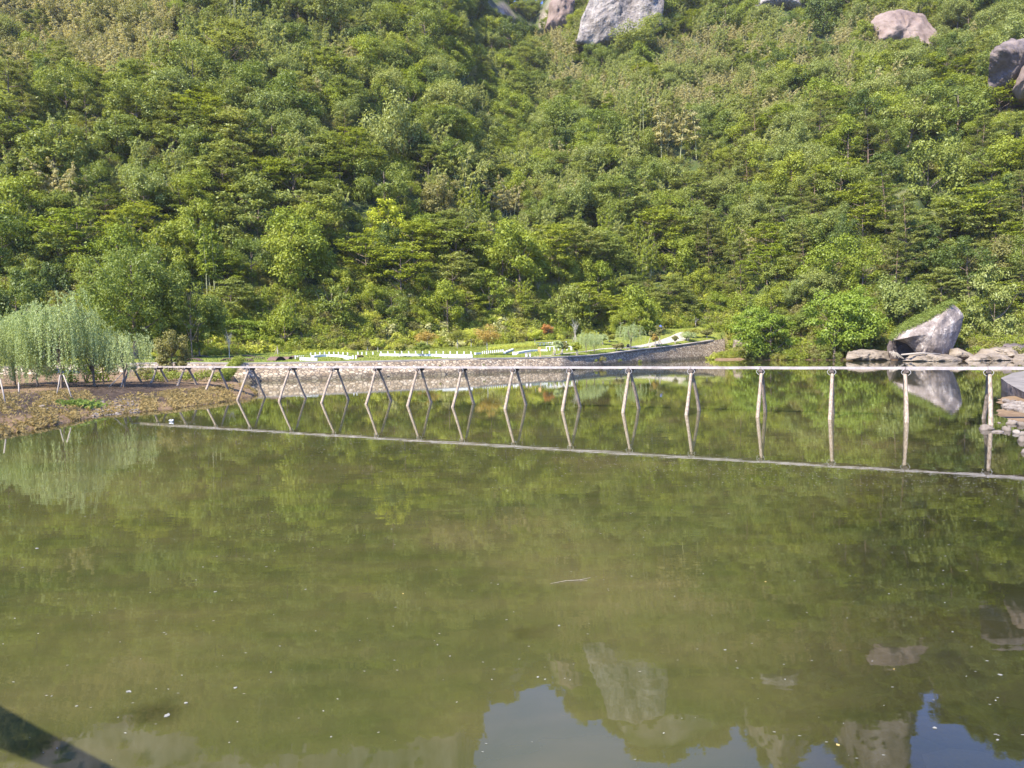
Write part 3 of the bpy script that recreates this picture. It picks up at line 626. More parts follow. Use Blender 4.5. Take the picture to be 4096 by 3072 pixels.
def proto_willow(seed, H=8.5, Rc=4.0, n=150, mat='leaf_willow', low=.18):
    """weeping willow: limbs arch up and out, long strings of narrow leaves hang from them"""
    r = np.random.default_rng(seed); parts = []; Vs = []
    parts.append(tube([[0, 0, -.4], [.1, 0, H * .15], [.05, .1, H * .32]], [.15, .12, .10], 8, False))
    ends = []
    for i in range(11):
        an = i * 2.4 + r.normal(0, .2); q = r.uniform(.35, .85); b = np.array([.05, .1, H * r.uniform(.2, .34)])
        e = np.array([math.cos(an) * Rc * q, math.sin(an) * Rc * q, H * r.uniform(.72, .95)]); m_ = b * .45 + e * .55 + [0, 0, .12 * H]
        parts.append(tube([b, (b + m_) / 2 + [0, 0, .02 * H], m_, e], [.07, .05, .035, .015], 5, False)); ends += [e, m_, (e + m_) / 2, e * .5 + np.array([0, 0, H * .47])]
    for i in range(n):
        s = ends[i % len(ends)] + r.normal(0, .62, 3); out = s[:2] / (np.linalg.norm(s[:2]) + .01) + r.normal(0, .5, 2)
        ln = r.choice([.45, .7, 1.0]) * r.uniform(.7, 1.1) * (s[2] - H * low * r.uniform(.8, 1.8)); ln = max(ln, 1.0); reach = r.uniform(.3, 1.4)
        K = int(ln / .032); t = np.linspace(0, 1, K); arch = 1 - np.exp(-t * 4)
        c = np.stack([s[0] + out[0] * reach * arch, s[1] + out[1] * reach * arch, s[2] + .35 * np.sin(np.minimum(t * 6, 3.14)) * (1 - t) - ln * t ** 1.25], 1) + r.normal(0, .09, (K, 3))
        td = np.tile([0, 0, -1.0], (K, 1)) + r.normal(0, .45, (K, 3)); td[:, :2] += out * .3; td /= np.linalg.norm(td, axis=1)[:, None]
        bb = np.cross(td, r.normal(size=(K, 3))); bb /= np.linalg.norm(bb, axis=1)[:, None]; L_ = r.uniform(.12, .24, K)[:, None]; W = .040
        Vs.append(np.stack([c - td * L_ / 2, c + bb * W, c + td * L_ / 2, c - bb * W], 1).reshape(-1, 3))
    V = np.vstack(Vs)
    return mesh_np('trunk', *join(parts), [M['bark']], smooth=True), mesh_np('crown', V, np.arange(len(V)).reshape(-1, 4), [M[mat]])
def proto_bare(seed, H=4, n=26, mat='pale_bark', spread=.22):
    r = np.random.default_rng(seed); parts = [tube([[0, 0, -.2], [.03, 0, H * .3], [0, .03, H * .6], [0, 0, H * .8]], [.07, .055, .03, .012], 6, False)]
    for i in range(n):
        t = r.uniform(.25, .75); b = np.array([0, 0, H * t]); an = r.random() * 6.283; ln = H * r.uniform(.2, .42)
        e = b + np.array([math.cos(an) * ln * spread * 2, math.sin(an) * ln * spread * 2, ln]); parts.append(tube([b, (b * .45 + e * .55) + [math.cos(an) * .06, math.sin(an) * .06, -.05], e], [.020, .013, .005], 4, False))
    return join(parts)

M['culm'] = surf('bamboo_culm', [(.3, (.22, .24, .10)), (.7, (.42, .40, .22))], 3)
LM = {  # foliage base colours
 'leaf_mid': ((0.125, 0.180, 0.024), (0.259, 0.279, 0.047)), 'leaf_pale': ((0.177, 0.229, 0.050), (0.304, 0.316, 0.079)), 'leaf_dark': ((0.079, 0.118, 0.020), (0.139, 0.180, 0.031)),
 'leaf_bamboo': ((.260, .300, .065), (.380, .390, .110)), 'leaf_bamboo_dry': ((.360, .330, .125), (.470, .410, .190)), 'leaf_pine': ((0.156, 0.186, 0.035), (0.244, 0.248, 0.057)), 'leaf_yellow': ((.38, .44, .025), (.48, .50, .04)),
 'leaf_fresh': ((0.185, 0.248, 0.020), (0.318, 0.335, 0.037)), 'leaf_shrub': ((0.177, 0.211, 0.025), (0.325, 0.298, 0.050)), 'leaf_olive': ((0.172, 0.180, 0.044), (0.264, 0.236, 0.072)),
 'leaf_orange': ((.42, .19, .05), (.52, .28, .08)), 'leaf_goldgreen': ((0.325, 0.236, 0.050), (0.429, 0.298, 0.069)), 'leaf_willow': ((.27, .34, .11), (.42, .47, .21)), 'leaf_lime': ((.38, .42, .04), (.52, .52, .09)), 'leaf_cream': ((.46, .47, .15), (.6, .58, .28)),
 'leaf_shore': ((.150, .235, .018), (.260, .320, .036)),
}
for k, (a, b) in LM.items(): M[k] = leafmat(k, a, b)

P = {
 'b1': proto_broad(1), 'b2': proto_broad(2, 11, 4.2, 36, lobes=3, mat='leaf_pale'), 'b3': proto_broad(3, 9, 4.9, 40, clump=1.1, mat='leaf_mid', lobes=2), 'b4': proto_broad(4, 10, 4.4, 34, mat='leaf_fresh', lobes=2),
 'd1': proto_broad(5, 10, 4.3, 36, mat='leaf_dark', clump=1.2), 'd2': proto_broad(6, 8.5, 4.0, 32, mat='leaf_dark', lobes=3, clump=1.05), 'o1': proto_broad(7, 8, 4.0, 34, mat='leaf_olive', lobes=3, clump=1.1),
 'l1': proto_layer(8), 'l2': proto_layer(9, 9, 4.6, 40, 'leaf_mid'), 'l3': proto_layer(10, 10, 5.0, 44, 'leaf_fresh'),
 'm1': proto_bamboo(11), 'm2': proto_bamboo(12, 10, 9, spread=1.8), 'm3': proto_bamboo(13, 9, 10, 'leaf_bamboo_dry', 2.6), 'm4': proto_bamboo(14, 12, 7, 'leaf_fresh', 1.5),
 'p1': proto_pine(15), 'p2': proto_pine(16, 11, 4.2), 'p3': proto_pine(17, 13, 3.4),
 'y1': proto_layer(18, 9, 5.4, 60, 'leaf_yellow', 110), 's1': proto_shrub(19), 's2': proto_shrub(20, 2.0, 1.5, 'leaf_lime'), 's3': proto_shrub(21, 3.0, 1.8, 'leaf_mid'), 's4': proto_shrub(22, 2.2, 1.6, 'leaf_cream'), 's5': proto_shrub(23, 3.2, 2.0, 'leaf_fresh'),
 's6': proto_shrub(24, 2.2, 1.7, 'leaf_olive'),
}
P['camphor'] = proto_broad(31, 18, 10, 170, (.38, .22), 170, .7, 1.55, 'leaf_mid', 5, base=.12)
P['broadshore'] = proto_broad(32, 13, 6.6, 120, (.36, .26), 150, .5, 1.35, 'leaf_shore', 3, base=.02)
HGT = {'camphor': 18, 'broadshore': 13, 'b1': 10, 'b2': 11, 'b3': 9, 'b4': 10, 'd1': 10, 'd2': 8.5, 'o1': 8, 'l1': 10, 'l2': 9, 'l3': 10, 'm1': 11, 'm2': 10, 'm3': 9, 'm4': 12, 'p1': 12, 'p2': 11, 'p3': 13, 'y1': 9, 's1': 2.6, 's2': 2, 's3': 3, 's4': 2.2, 's5': 3.2, 's6': 2.2}
KIND = {'c': ('broadleaf_tree', 'tree'), 'b': ('broadleaf_tree', 'tree'), 'd': ('broadleaf_tree', 'tree'), 'o': ('broadleaf_tree', 'tree'), 'l': ('broadleaf_tree', 'tree'), 'm': ('bamboo_clump', 'bamboo'), 'p': ('pine_tree', 'pine tree'), 'y': ('broadleaf_tree', 'tree'), 's': ('shrub', 'shrub')}
DESC = {'b1': 'mid green rounded broadleaf tree', 'b2': 'pale green tall broadleaf tree', 'b3': 'mid green wide broadleaf tree', 'b4': 'fresh green broadleaf tree', 'd1': 'dark green dense broadleaf tree', 'd2': 'dark green low broadleaf tree', 'o1': 'olive brown bushy tree',
        'l1': 'pale green flat-layered tree', 'l2': 'mid green flat-layered tree', 'l3': 'fresh green flat-layered tree', 'm1': 'feathery yellow-green bamboo clump', 'm2': 'slim yellow-green bamboo clump', 'm3': 'straw coloured bamboo clump', 'm4': 'bright green bamboo clump',
        'p1': 'olive green pine', 'p2': 'broad olive green pine', 'p3': 'tall slender pine', 's1': 'bright green shrub', 's2': 'lime green shrub', 's3': 'mid green shrub', 's4': 'cream-leaved pale shrub', 's5': 'fresh green tall shrub', 's6': 'olive shrub'}
USED_LABELS = {}
def plant(kind, loc, s, rz, label, group=None, name=None, cat=None, mats=None):
    nm, ct = KIND[kind[0]]; nm = name or nm
    o = empty(nm, loc, label, cat or ct, group, rz, s)
    for me_, pn in zip(P[kind], (P[kind][0].name.split('.')[0], P[kind][1].name.split('.')[0])): obj(pn, me_, o)
    return o
def where(px, py):
    return "%.1f%% across, %.1f%% down" % (px / 40.96, py / 30.72)

# ------------------------------------------------------------------ trees one can pick out in the photo:  crown centre, crown width, height (px), kind, description
KEY = [
 (1545, 895, 205, 165, 'y1', 'bright yellow-green spreading tree in the middle of the slope'),
 (1560, 1000, 170, 150, 'd1', 'deep green tree just under the bright yellow-green tree'),
 (1030, 830, 370, 230, 'l1', 'wide pale green flat-layered tree left of the slope centre'),
 (545, 1170, 520, 450, 'camphor', 'huge round camphor tree behind the willows'),
 (1520, 380, 110, 180, 'b4', 'left one of two bright rounded crowns high on the slope'),
 (1635, 375, 110, 180, 'b4', 'right one of two bright rounded crowns high on the slope'),
 (1590, 540, 250, 260, 'b2', 'tall broadleaf tree below the two bright rounded crowns'),
 (185, 400, 130, 130, 'd1', 'upper dark tree near the left edge of the slope'),
 (215, 1110, 190, 190, 'd2', 'dark tree in shade above the big willow'),
 (350, 480, 220, 230, 'p2', 'pine above the tall bare trunk on the left slope'),
 (2575, 225, 110, 100, 'b4', 'vivid green tree below the pale cliff'),
 (2560, 160, 230, 110, 'b2', 'broad tree crown against the foot of the pale cliff'),
 (3290, 60, 190, 150, 'd1', 'dark bluish green tree at the top of the slope'),
 (3062, 745, 130, 110, 'b4', 'small light green crown in the middle of the right slope'),
 (3375, 970, 150, 160, 'd1', 'dark glossy tree right of the slope centre'),
 (3810, 550, 130, 130, 'd2', 'dark tree below the right-hand rock face'),
 (3335, 1275, 340, 310, 'broadshore', 'bright yellow-green round tree overhanging the water'),
 (3075, 1320, 290, 240, 'broadshore', 'green layered tree left of the bright round shore tree'),
 (3600, 1220, 260, 230, 'b2', 'grey-green tree behind the moss-topped boulder'),
 (3960, 1230, 260, 290, 'l1', 'layered pale green tree right of the big boulder'),
 (900, 1270, 130, 190, 'm4', 'slim bright bamboo clump left of the dark hollow'),
 (760, 1080, 150, 200, 'l2', 'layered tree right of the big camphor tree'),
 (960, 1320, 250, 150, 'broadshore', 'mass of bright bushes behind the brown arches'),
 (1140, 1310, 190, 180, 'b4', 'bright green bush mass left of the staked sapling'),
 (2560, 1240, 230, 190, 'b4', 'light green tree behind the tall lawn willow'),
 (1960, 1160, 200, 210, 'l3', 'layered green tree above the lawn centre'),
 (1330, 1190, 220, 220, 'l2', 'green layered tree above the white benches'),
 (2260, 1190, 200, 200, 'b3', 'rounded tree above the orange sapling'),
 (3720, 700, 260, 240, 'b1', 'round crown on the upper right slope'),
 (1370, 840, 120, 240, 'm2', 'upright bamboo plume left of the yellow-green tree'),
 (2010, 780, 170, 150, 'm3', 'dry pinkish straw bamboo patch in the slope centre'),
 (2680, 500, 230, 200, 'm3', 'straw coloured bamboo thicket below the upper bamboo belt'),
]
key_boxes = []
SCL = {'camphor': (21, 15.5), 'broadshore': (14, 11.5), 'b1': (9.8, 6.4), 'b2': (8.6, 7), 'b3': (9.8, 6), 'b4': (9.0, 6.5), 'd1': (9.4, 6.5), 'd2': (8.8, 5.6), 'l1': (12, 5.4), 'l2': (10.6, 5.2), 'l3': (11.4, 5.6), 'y1': (12.4, 4.8), 'p2': (8.6, 6.4), 'm4': (6, 9), 'm2': (6.4, 8), 'm3': (8, 7.5)}
for (cx, cyy_, w, h, k, lab) in KEY:
    bottom = cyy_ + h * .5
    p = hit(cx, bottom, 120, 690)
    if 'camphor' in lab: p = atY(cx, bottom, 134)
    if 'overhanging' in lab or 'left of the bright round shore' in lab:
        Ysh = float(np.interp(ray(cx, 1440).x / ray(cx, 1440).y, SH_U, SH_Y)) + 2.5; p = atY(cx, bottom, Ysh)
    mpp = p.y / FPX; cw, ch = SCL[k]
    sx = w * mpp / cw; H = HGT[k]
    # crown height -> whole height; trunk hidden below
    sz = max(h * mpp / ch, sx * .55); gz = terr1(p.x, p.y); base = p.z - (H - ch) * sz * .9
    o = plant(k, (p.x, p.y, min(base, gz)), (sx, sx, sz), random.random() * 6.28, lab)
    key_boxes.append((cx, cyy_, w * .5, h * .5, p.y))

# ------------------------------------------------------------------ rocks on the hillside
PAD = 20
def blocked(px, py, Y, rock_list, pad=50):
    for (cx, cyy_, hw, hh, y) in rock_list:
        if Y < y + 6 and abs(px - cx) < hw and -hh < py - cyy_ < hh + pad: return True
    return False
rock_boxes = []
def grid_rock(name, outline, Yc, depth, mat, label, cat, seed, rough=1.0, bulge=.35, parent=None, step=None, lean=0.0, under=None):
    """solid rock whose visible outline is a traced polygon: front face domed and fractured, sides closing to the back"""
    pts = [np.array(atY(a, b, Yc)) for a, b in outline]; cx0 = np.mean([p[0] for p in pts]); cz0 = np.mean([p[2] for p in pts])
    N = len(pts) * 8; ring = []
    for i in range(len(pts)):
        a, b = pts[i], pts[(i + 1) % len(pts)]
        for t in range(8): ring.append(a + (b - a) * t / 8)
    ring = np.array(ring); K = 14; Vs = []
    for k in range(K + 1):                       # front: centre -> rim, then rim -> back
        f = k / K; q = np.stack([cx0 + (ring[:, 0] - cx0) * f, np.full(N, Yc), cz0 + (ring[:, 2] - cz0) * f], 1)
        q[:, 1] -= depth * bulge * (1 - f ** 2.6); q[:, 1] += lean * (q[:, 2] - cz0) if under is None else np.where(q[:, 2] > under[0], under[1] * (q[:, 2] - under[0]), under[2] * (under[0] - q[:, 2]))
        Vs.append(q)
    for k, (f, y) in enumerate(((.99, .25), (.9, .6), (.7, .95), (.01, 1.0))):
        q = np.stack([cx0 + (ring[:, 0] - cx0) * f, np.full(N, Yc + depth * y), cz0 + (ring[:, 2] - cz0) * f], 1); Vs.append(q)
    A = np.vstack(Vs); A[:, 0] += (A[:, 1] - Yc) * cx0 / Yc; size = max(np.ptp(ring[:, 0]), np.ptp(ring[:, 2]))
    s = 6 / size; n1 = fbm(A[:, 0] * s + seed, A[:, 2] * s * .7, 5, seed); n2 = np.abs(fbm(A[:, 0] * s * 2.2, A[:, 2] * s + A[:, 1] * s, 4, seed + 5))
    _dd = (n1 * .10 - n2 * .07) * size * rough; A[:, 1] += _dd; A[:, 0] += _dd * cx0 / Yc +  fbm(A[:, 2] * s * 2, A[:, 1] * s, 3, seed + 9) * size * .025 * rough; A[:, 2] += fbm(A[:, 0] * s * 2, A[:, 1] * s, 3, seed + 11) * size * .02 * rough
    m = len(Vs); idx = np.arange(m * N).reshape(m, N); r2 = np.roll(idx, -1, 1)
    F = np.stack([idx[:-1].ravel(), r2[:-1].ravel(), r2[1:].ravel(), idx[1:].ravel()], 1)
    org = np.array([cx0, Yc, ring[:, 2].min()])
    o = obj(name, mesh_np(name, A - org, F, [M[mat]], smooth=True), parent, org)
    if not parent: tag(o, label, cat)
    return o
def hill_rock(name, outline, mat, label, seed, Yoff=-3, depth=14, clear=.8, rough=1.0, lean=0.0, bulge=.35, Yfix=None, under=None):
    my_ = sum(q[1] for q in outline) / len(outline); Y = Yfix or min(hit(q[0], q[1], 180, 640).y for q in outline if q[1] > my_) + Yoff
    low_ = [(a_, b_ + (22 if mat == 'cliff' else 60) if b_ > my_ else b_) for a_, b_ in outline]
    grid_rock(name, low_, Y, depth, mat, label, 'rock', seed, rough, bulge, lean=lean, under=(atY(3000, under[0], Y).z, under[1], under[2]) if under else None)
    xs_ = [q[0] for q in outline]; ys_ = [q[1] for q in outline]
    rock_boxes.append(((min(xs_) + max(xs_)) / 2, (min(ys_) + max(ys_)) / 2, (max(xs_) - min(xs_)) / 2 * clear, (max(ys_) - min(ys_)) / 2 * clear, Y)); return Y
hill_rock('cliff', [(2300, 150), (2330, 40), (2375, -60), (2400, -150), (2520, -200), (2640, -150), (2655, -40), (2650, 80), (2560, 110), (2420, 150), (2380, 160)], 'cliff', 'pale grey streaked limestone cliff at the top centre of the slope', 3, depth=40, clear=.66, lean=.15, bulge=.06, rough=1.0)
hill_rock('rock_outcrop', [(3480, 80), (3520, 40), (3600, 15), (3700, 40), (3760, 110), (3755, 180), (3700, 170), (3600, 130), (3520, 110)], 'brown_rock', 'rounded pinkish brown rock dome on the upper right slope', 5, Yoff=-4, depth=30, clear=.66, lean=.5, bulge=.15, rough=1.1)
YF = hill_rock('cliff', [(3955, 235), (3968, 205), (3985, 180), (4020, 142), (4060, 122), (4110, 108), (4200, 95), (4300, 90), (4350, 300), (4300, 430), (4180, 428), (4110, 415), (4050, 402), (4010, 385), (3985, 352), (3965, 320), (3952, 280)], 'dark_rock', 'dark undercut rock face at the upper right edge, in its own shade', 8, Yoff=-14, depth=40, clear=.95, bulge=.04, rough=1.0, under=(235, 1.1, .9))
hill_rock('rock_outcrop', [(4085, 270), (4110, 240), (4180, 230), (4220, 300), (4150, 345), (4075, 335), (4050, 300)], 'brown_rock', 'pink lump of rock on the dark rock face at the right edge', 12, Yfix=YF + 1, depth=16, clear=.9)
hill_rock('rock_outcrop', [(3010, 15), (3060, -20), (3140, -40), (3230, -20), (3240, 20), (3120, 18)], 'cliff', 'pale rock strip at the very top edge, right of the cliff', 16, depth=14)
hill_rock('rock_outcrop', [(2180, 60), (2200, 10), (2250, -40), (2300, 0), (2290, 60), (2230, 75)], 'brown_rock', 'brown rock patch left of the pale cliff', 17, depth=14)

# ------------------------------------------------------------------ the forest
def region_kind(px, py, r, wx, wy):
    w = {'b': 1.15, 'l': .5, 'd': .12, 'm': .34, 'p': .05, 'o': .06}
    def inb(x0, x1, y0, y1): return x0 < px < x1 and y0 < py < y1
    if inb(-500, 700, -400, 330): w.update(m=4.5, o=1.6, b=.25, l=.15, d=.05, dry=.88)
    elif inb(700, 1500, -400, 380): w.update(m=1.8, b=.7, l=.3)
    elif inb(0, 1000, 330, 700): w.update(p=.9, l=.7, m=.25)
    elif inb(2150, 3500, 120, 460): w.update(m=3.4, b=.5, l=.12, d=.14, dry=.5)
    elif inb(3300, 3800, 60, 420): w.update(m=2.4, b=.7, dry=.4)
    elif inb(1850, 2500, 720, 980): w.update(m=1.9, b=.6, l=.2, dry=.2)
    elif inb(1150, 2500, 980, 1250): w.update(l=1.3, b=1.0, m=.28)
    elif inb(2450, 3600, 500, 1250): w.update(p=.6, b=1.1, m=.15, l=.4)
    elif inb(3600, 4500, 500, 1350): w.update(l=.9, b=1.0, p=.5)
    elif inb(900, 1500, 600, 1200): w.update(l=1.5, b=.6)
    elif py < 0 : w.update(m=.8, b=1, p=.3)
    q_ = float(fbm(np.array([wx / 42.0]), np.array([wy / 55.0]), 2, 123)[0]); q2_ = float(fbm(np.array([wx / 36.0 + 9]), np.array([wy / 48.0]), 2, 321)[0])
    w['l'] *= 1 + 2 * max(q_, 0); w['b'] *= 1 + 4 * max(-q_, 0); w['m'] *= 1 + 9 * max(q2_ - .05, 0); w['p'] *= 1 + 6 * max(-q2_ - .08, 0); w['d'] *= 1 + 3 * max(-q2_, 0)
    dry = w.pop('dry', .12); ks = list(w); pr = np.array([w[k] for k in ks]); k = ks[r.choice(len(ks), p=pr / pr.sum())]
    if k == 'm': return 'm3' if r.random() < dry else ('m4' if (py > 800 and r.random() < .5) else ('m1', 'm2')[r.integers(2)])
    return {'b': ('b1', 'b2', 'b3', 'b4'), 'l': ('l1', 'l2', 'l3'), 'd': ('d1', 'd2'), 'p': ('p1', 'p2', 'p3'), 'o': ('o1',)}[k][r.integers({'b': 4, 'l': 3, 'd': 2, 'p': 3, 'o': 1}[k])]
r = np.random.default_rng(42); cand = []
sp = 6.6
gx, gy = np.meshgrid(np.arange(-560, 620, sp), np.arange(140, 700, sp)); gx = gx + (np.arange(gx.shape[0])[:, None] % 2) * sp / 2
gx = (gx + r.uniform(-.42, .42, gx.shape) * sp).ravel(); gy = (gy + r.uniform(-.42, .42, gy.shape) * sp).ravel()
u_ = gx / gy; ok = (u_ > -.80) & (u_ < .82); gx, gy, u_ = gx[ok], gy[ok], u_[ok]
fy_ = np.interp(u_, FU, FY); R_ = np.interp(u_, su, sr); ok = (gy > fy_ + .8) & (gy < R_ + 12); gx, gy, u_ = gx[ok], gy[ok], u_[ok]
gz = terr(gx, gy); e_ = 2.0
sx_ = (terr(gx + e_, gy) - terr(gx - e_, gy)) / (2 * e_); sy_ = (terr(gx, gy + e_) - terr(gx, gy - e_)) / (2 * e_); slope = np.hypot(sx_, sy_)
thin = r.random(len(gx)) < np.where(gy > 330, .82, 1.0)
TT_ = (gy - np.interp(gx / gy, FU, FY)) / (np.interp(gx / gy, su, sr) - np.interp(gx / gy, FU, FY)); ok = ((slope < 1.6) | (TT_ < .84)) & thin; gx, gy, gz = gx[ok], gy[ok], gz[ok]
for x, y, z in zip(gx, gy, gz):
    px, py = proj((x, y, z + 5))
    if blocked(px, py, y, rock_boxes): continue
    bad = False
    for (cx, cyy_, hw, hh, Yk) in key_boxes:
        if abs(px - cx) < hw * .9 and (cyy_ - hh * .7) < py < (cyy_ + hh * 1.6) and y < Yk + 4: bad = True; break
    if bad: continue
    k = region_kind(px, py, r, x, y); s = r.uniform(.9, 1.6) * (1.0 if k[0] != 'm' else .9) * (1.35 if r.random() < .12 else 1.0)
    if y < np.interp(x / y, FU, FY) + 9: s *= .72
    pt_ = proj((x, y, z + HGT[k] * s * .92))
    if blocked(pt_[0], pt_[1] + 8, y, rock_boxes, 0): continue
    _fd = y - np.interp(x / y, FU, FY)
    if _fd < 26 and px < 2950 and r.random() < .75: k = ('b4', 'l3', 'b4', 'm4', 'l1')[r.integers(5)]
    cand.append([y, x, z - .3, k, s, r.random() * 6.28, px, py])
cand.sort(key=lambda q: q[0])
lim = {'b': 0, 'm': 0, 'p': 0}; n_ind = {'tree': 0, 'bamboo': 0, 'pine': 0}; MAXI = {'tree': 235, 'bamboo': 60, 'pine': 45}
rest = []; under = []
for y, x, z, k, s, rz, px, py in cand:
    cls = 'bamboo' if k[0] == 'm' else ('pine' if k[0] == 'p' else 'tree')
    if -40 < px < 4140 and py > 0 and n_ind[cls] < MAXI[cls]:
        n_ind[cls] += 1
        lab = DESC[k] + ' on the wooded slope, ' + where(px, py)
        if lab in USED_LABELS: lab = lab.replace(' on the wooded slope,', ' beside its twin,')
        USED_LABELS[lab] = 1
        plant(k, (x, y, z), s, rz, lab, {'tree': 'broadleaf trees on the lower slope', 'bamboo': 'bamboo clumps on the slope', 'pine': 'pines on the slope'}[cls])
    else: rest.append((x, y, z, k, s, rz))
for (x, y) in zip(r.uniform(-420, 450, 26000), r.uniform(150, 560, 26000)):
    if not (-.78 < x / y < .8): continue
    f_ = np.interp(x / y, FU, FY)
    if y < f_ + 1.5 or r.random() > (1.0 if y < 320 else .55): continue
    under.append((x, y))
_ux = np.array(under); _uz = terr(_ux[:, 0], _ux[:, 1])
for (x, y), z in zip(under, _uz):
    px, py = proj((x, y, z + 1))
    if blocked(px, py - 14, y, rock_boxes, 4): continue
    rest.append((x, y, z - .2, ('s1', 's3', 's3', 's5', 's6', 's5')[r.integers(6)], r.uniform(.9, 1.9), r.random() * 6.28))
for i in range(2300):
    px = r.uniform(-200, 2960); f = r.uniform(.93, 1.25); d = ray(px, 1400); u0 = d.x / d.y
    yc, yf = np.interp(u0, COP_U, COP_Y), np.interp(u0, FU, FY); y = yc + f * (yf - yc) + (r.uniform(0, 10) if r.random() < .5 else 0); z = terr1(u0 * y, y)
    if 560 < px < 760 and f < 1.05: continue
    rest.append((u0 * y, y, z - .1, ('s1', 's2', 's5', 's6', 's4', 's2')[r.integers(6) if 1500 < px < 2100 else (0, 1, 2, 3, 2, 1)[r.integers(6)]], r.uniform(.6, 1.5), r.random() * 6.28))
for i in range(900):
    px = r.uniform(2850, 4500); d = ray(px, 1440); u0 = d.x / d.y; y0 = float(np.interp(u0, SH_U, SH_Y)); b0 = 12 if px > 3385 else 1.5
    if 3540 < px < 3880: b0 = 20
    y = y0 + r.uniform(b0, 28); rest.append((u0 * y, y, terr1(u0 * y, y) - .1, ('s5', 's3', 's1', 's6')[r.integers(4)], r.uniform(.6, 1.5), r.random() * 6.28))
# the rest of the wood: one object, plants spread over it with geometry nodes
FK = [k for k in P if k[0] in 'bdolmps']
fcol = bpy.data.collections.new('forest_kinds'); ki = {}
for i, k in enumerate(sorted(FK)):
    tm, cm_ = P[k]
    def arr(me_):
        v = np.empty(len(me_.vertices) * 3, np.float32); me_.vertices.foreach_get('co', v)
        f = np.empty(len(me_.loops), np.int32); me_.loops.foreach_get('vertex_index', f); return v.reshape(-1, 3), f.reshape(-1, 4)
    tv, tf = arr(tm); cv, cf = arr(cm_); Vv, Ff = join([(tv, tf), (cv, cf)])
    o = bpy.data.objects.new('%02d_tree' % i, mesh_np('wood_tree', Vv, Ff, [tm.materials[0], cm_.materials[0]], np.r_[np.zeros(len(tf)), np.ones(len(cf))]))
    fcol.objects.link(o); ki[k] = i
pm = bpy.data.meshes.new('forest'); pm.vertices.add(len(rest)); pm.vertices.foreach_set('co', np.array([q[:3] for q in rest], np.float32).ravel())
for nm, ty, dat in (('kind_index', 'INT', [ki[q[3]] for q in rest]), ('size', 'FLOAT', [q[4] for q in rest]), ('turn', 'FLOAT', [q[5] for q in rest])):
    a = pm.attributes.new(nm, ty, 'POINT'); a.data.foreach_set('value', np.array(dat, np.int32 if ty == 'INT' else np.float32))
fo = tag(obj('forest', pm), 'mixed far-off wood covering the upper mountainside', 'forest', kind='stuff')
ng = bpy.data.node_groups.new('forest_scatter', 'GeometryNodeTree')
ng.interface.new_socket('Geometry', in_out='INPUT', socket_type='NodeSocketGeometry'); ng.interface.new_socket('Geometry', in_out='OUTPUT', socket_type='NodeSocketGeometry')
gi = ng.nodes.new('NodeGroupInput'); go = ng.nodes.new('NodeGroupOutput'); ip = ng.nodes.new('GeometryNodeInstanceOnPoints'); ci = ng.nodes.new('GeometryNodeCollectionInfo')
ci.inputs['Collection'].default_value = fcol; ci.inputs['Separate Children'].default_value = True; ci.inputs['Reset Children'].default_value = True
def attr(nm, ty):
    n = ng.nodes.new('GeometryNodeInputNamedAttribute'); n.data_type = ty; n.inputs[0].default_value = nm; return n.outputs[0]
cx_ = ng.nodes.new('ShaderNodeCombineXYZ'); ng.links.new(attr('turn', 'FLOAT'), cx_.inputs[2])
ng.links.new(gi.outputs[0], ip.inputs['Points']); ng.links.new(ci.outputs[0], ip.inputs['Instance']); ip.inputs['Pick Instance'].default_value = True
ng.links.new(attr('kind_index', 'INT'), ip.inputs['Instance Index']); ng.links.new(attr('size', 'FLOAT'), ip.inputs['Scale']); ng.links.new(cx_.outputs[0], ip.inputs['Rotation'])
ng.links.new(ip.outputs[0], go.inputs[0])
md = fo.modifiers.new('scatter', 'NODES'); md.node_group = ng
print('forest: individuals', n_ind, 'rest', len(rest))

# ------------------------------------------------------------------ submerged stones
for i, (px, py, w, dd, c) in enumerate(SUNK):
    q = onz(px, py, -dd); rr_ = w * (q - Vector((0, 0, CAM_Z))).length / FPX * .5
    Vv, Ff = rock((0, 0, 0), (rr_, rr_ * .8, .35), 900 + i, 9, .3, rz=i * 1.1)
    tag(obj('submerged_stone', mesh_np('submerged_stone', Vv, Ff, [M['pebble'] if c == 'tan' else M['ledge']], smooth=True), None, (q.x, q.y, -dd - .30)), 'flat brown stone seen dimly under the water, ' + where(px, py), 'stone', 'stones under the shallow water')

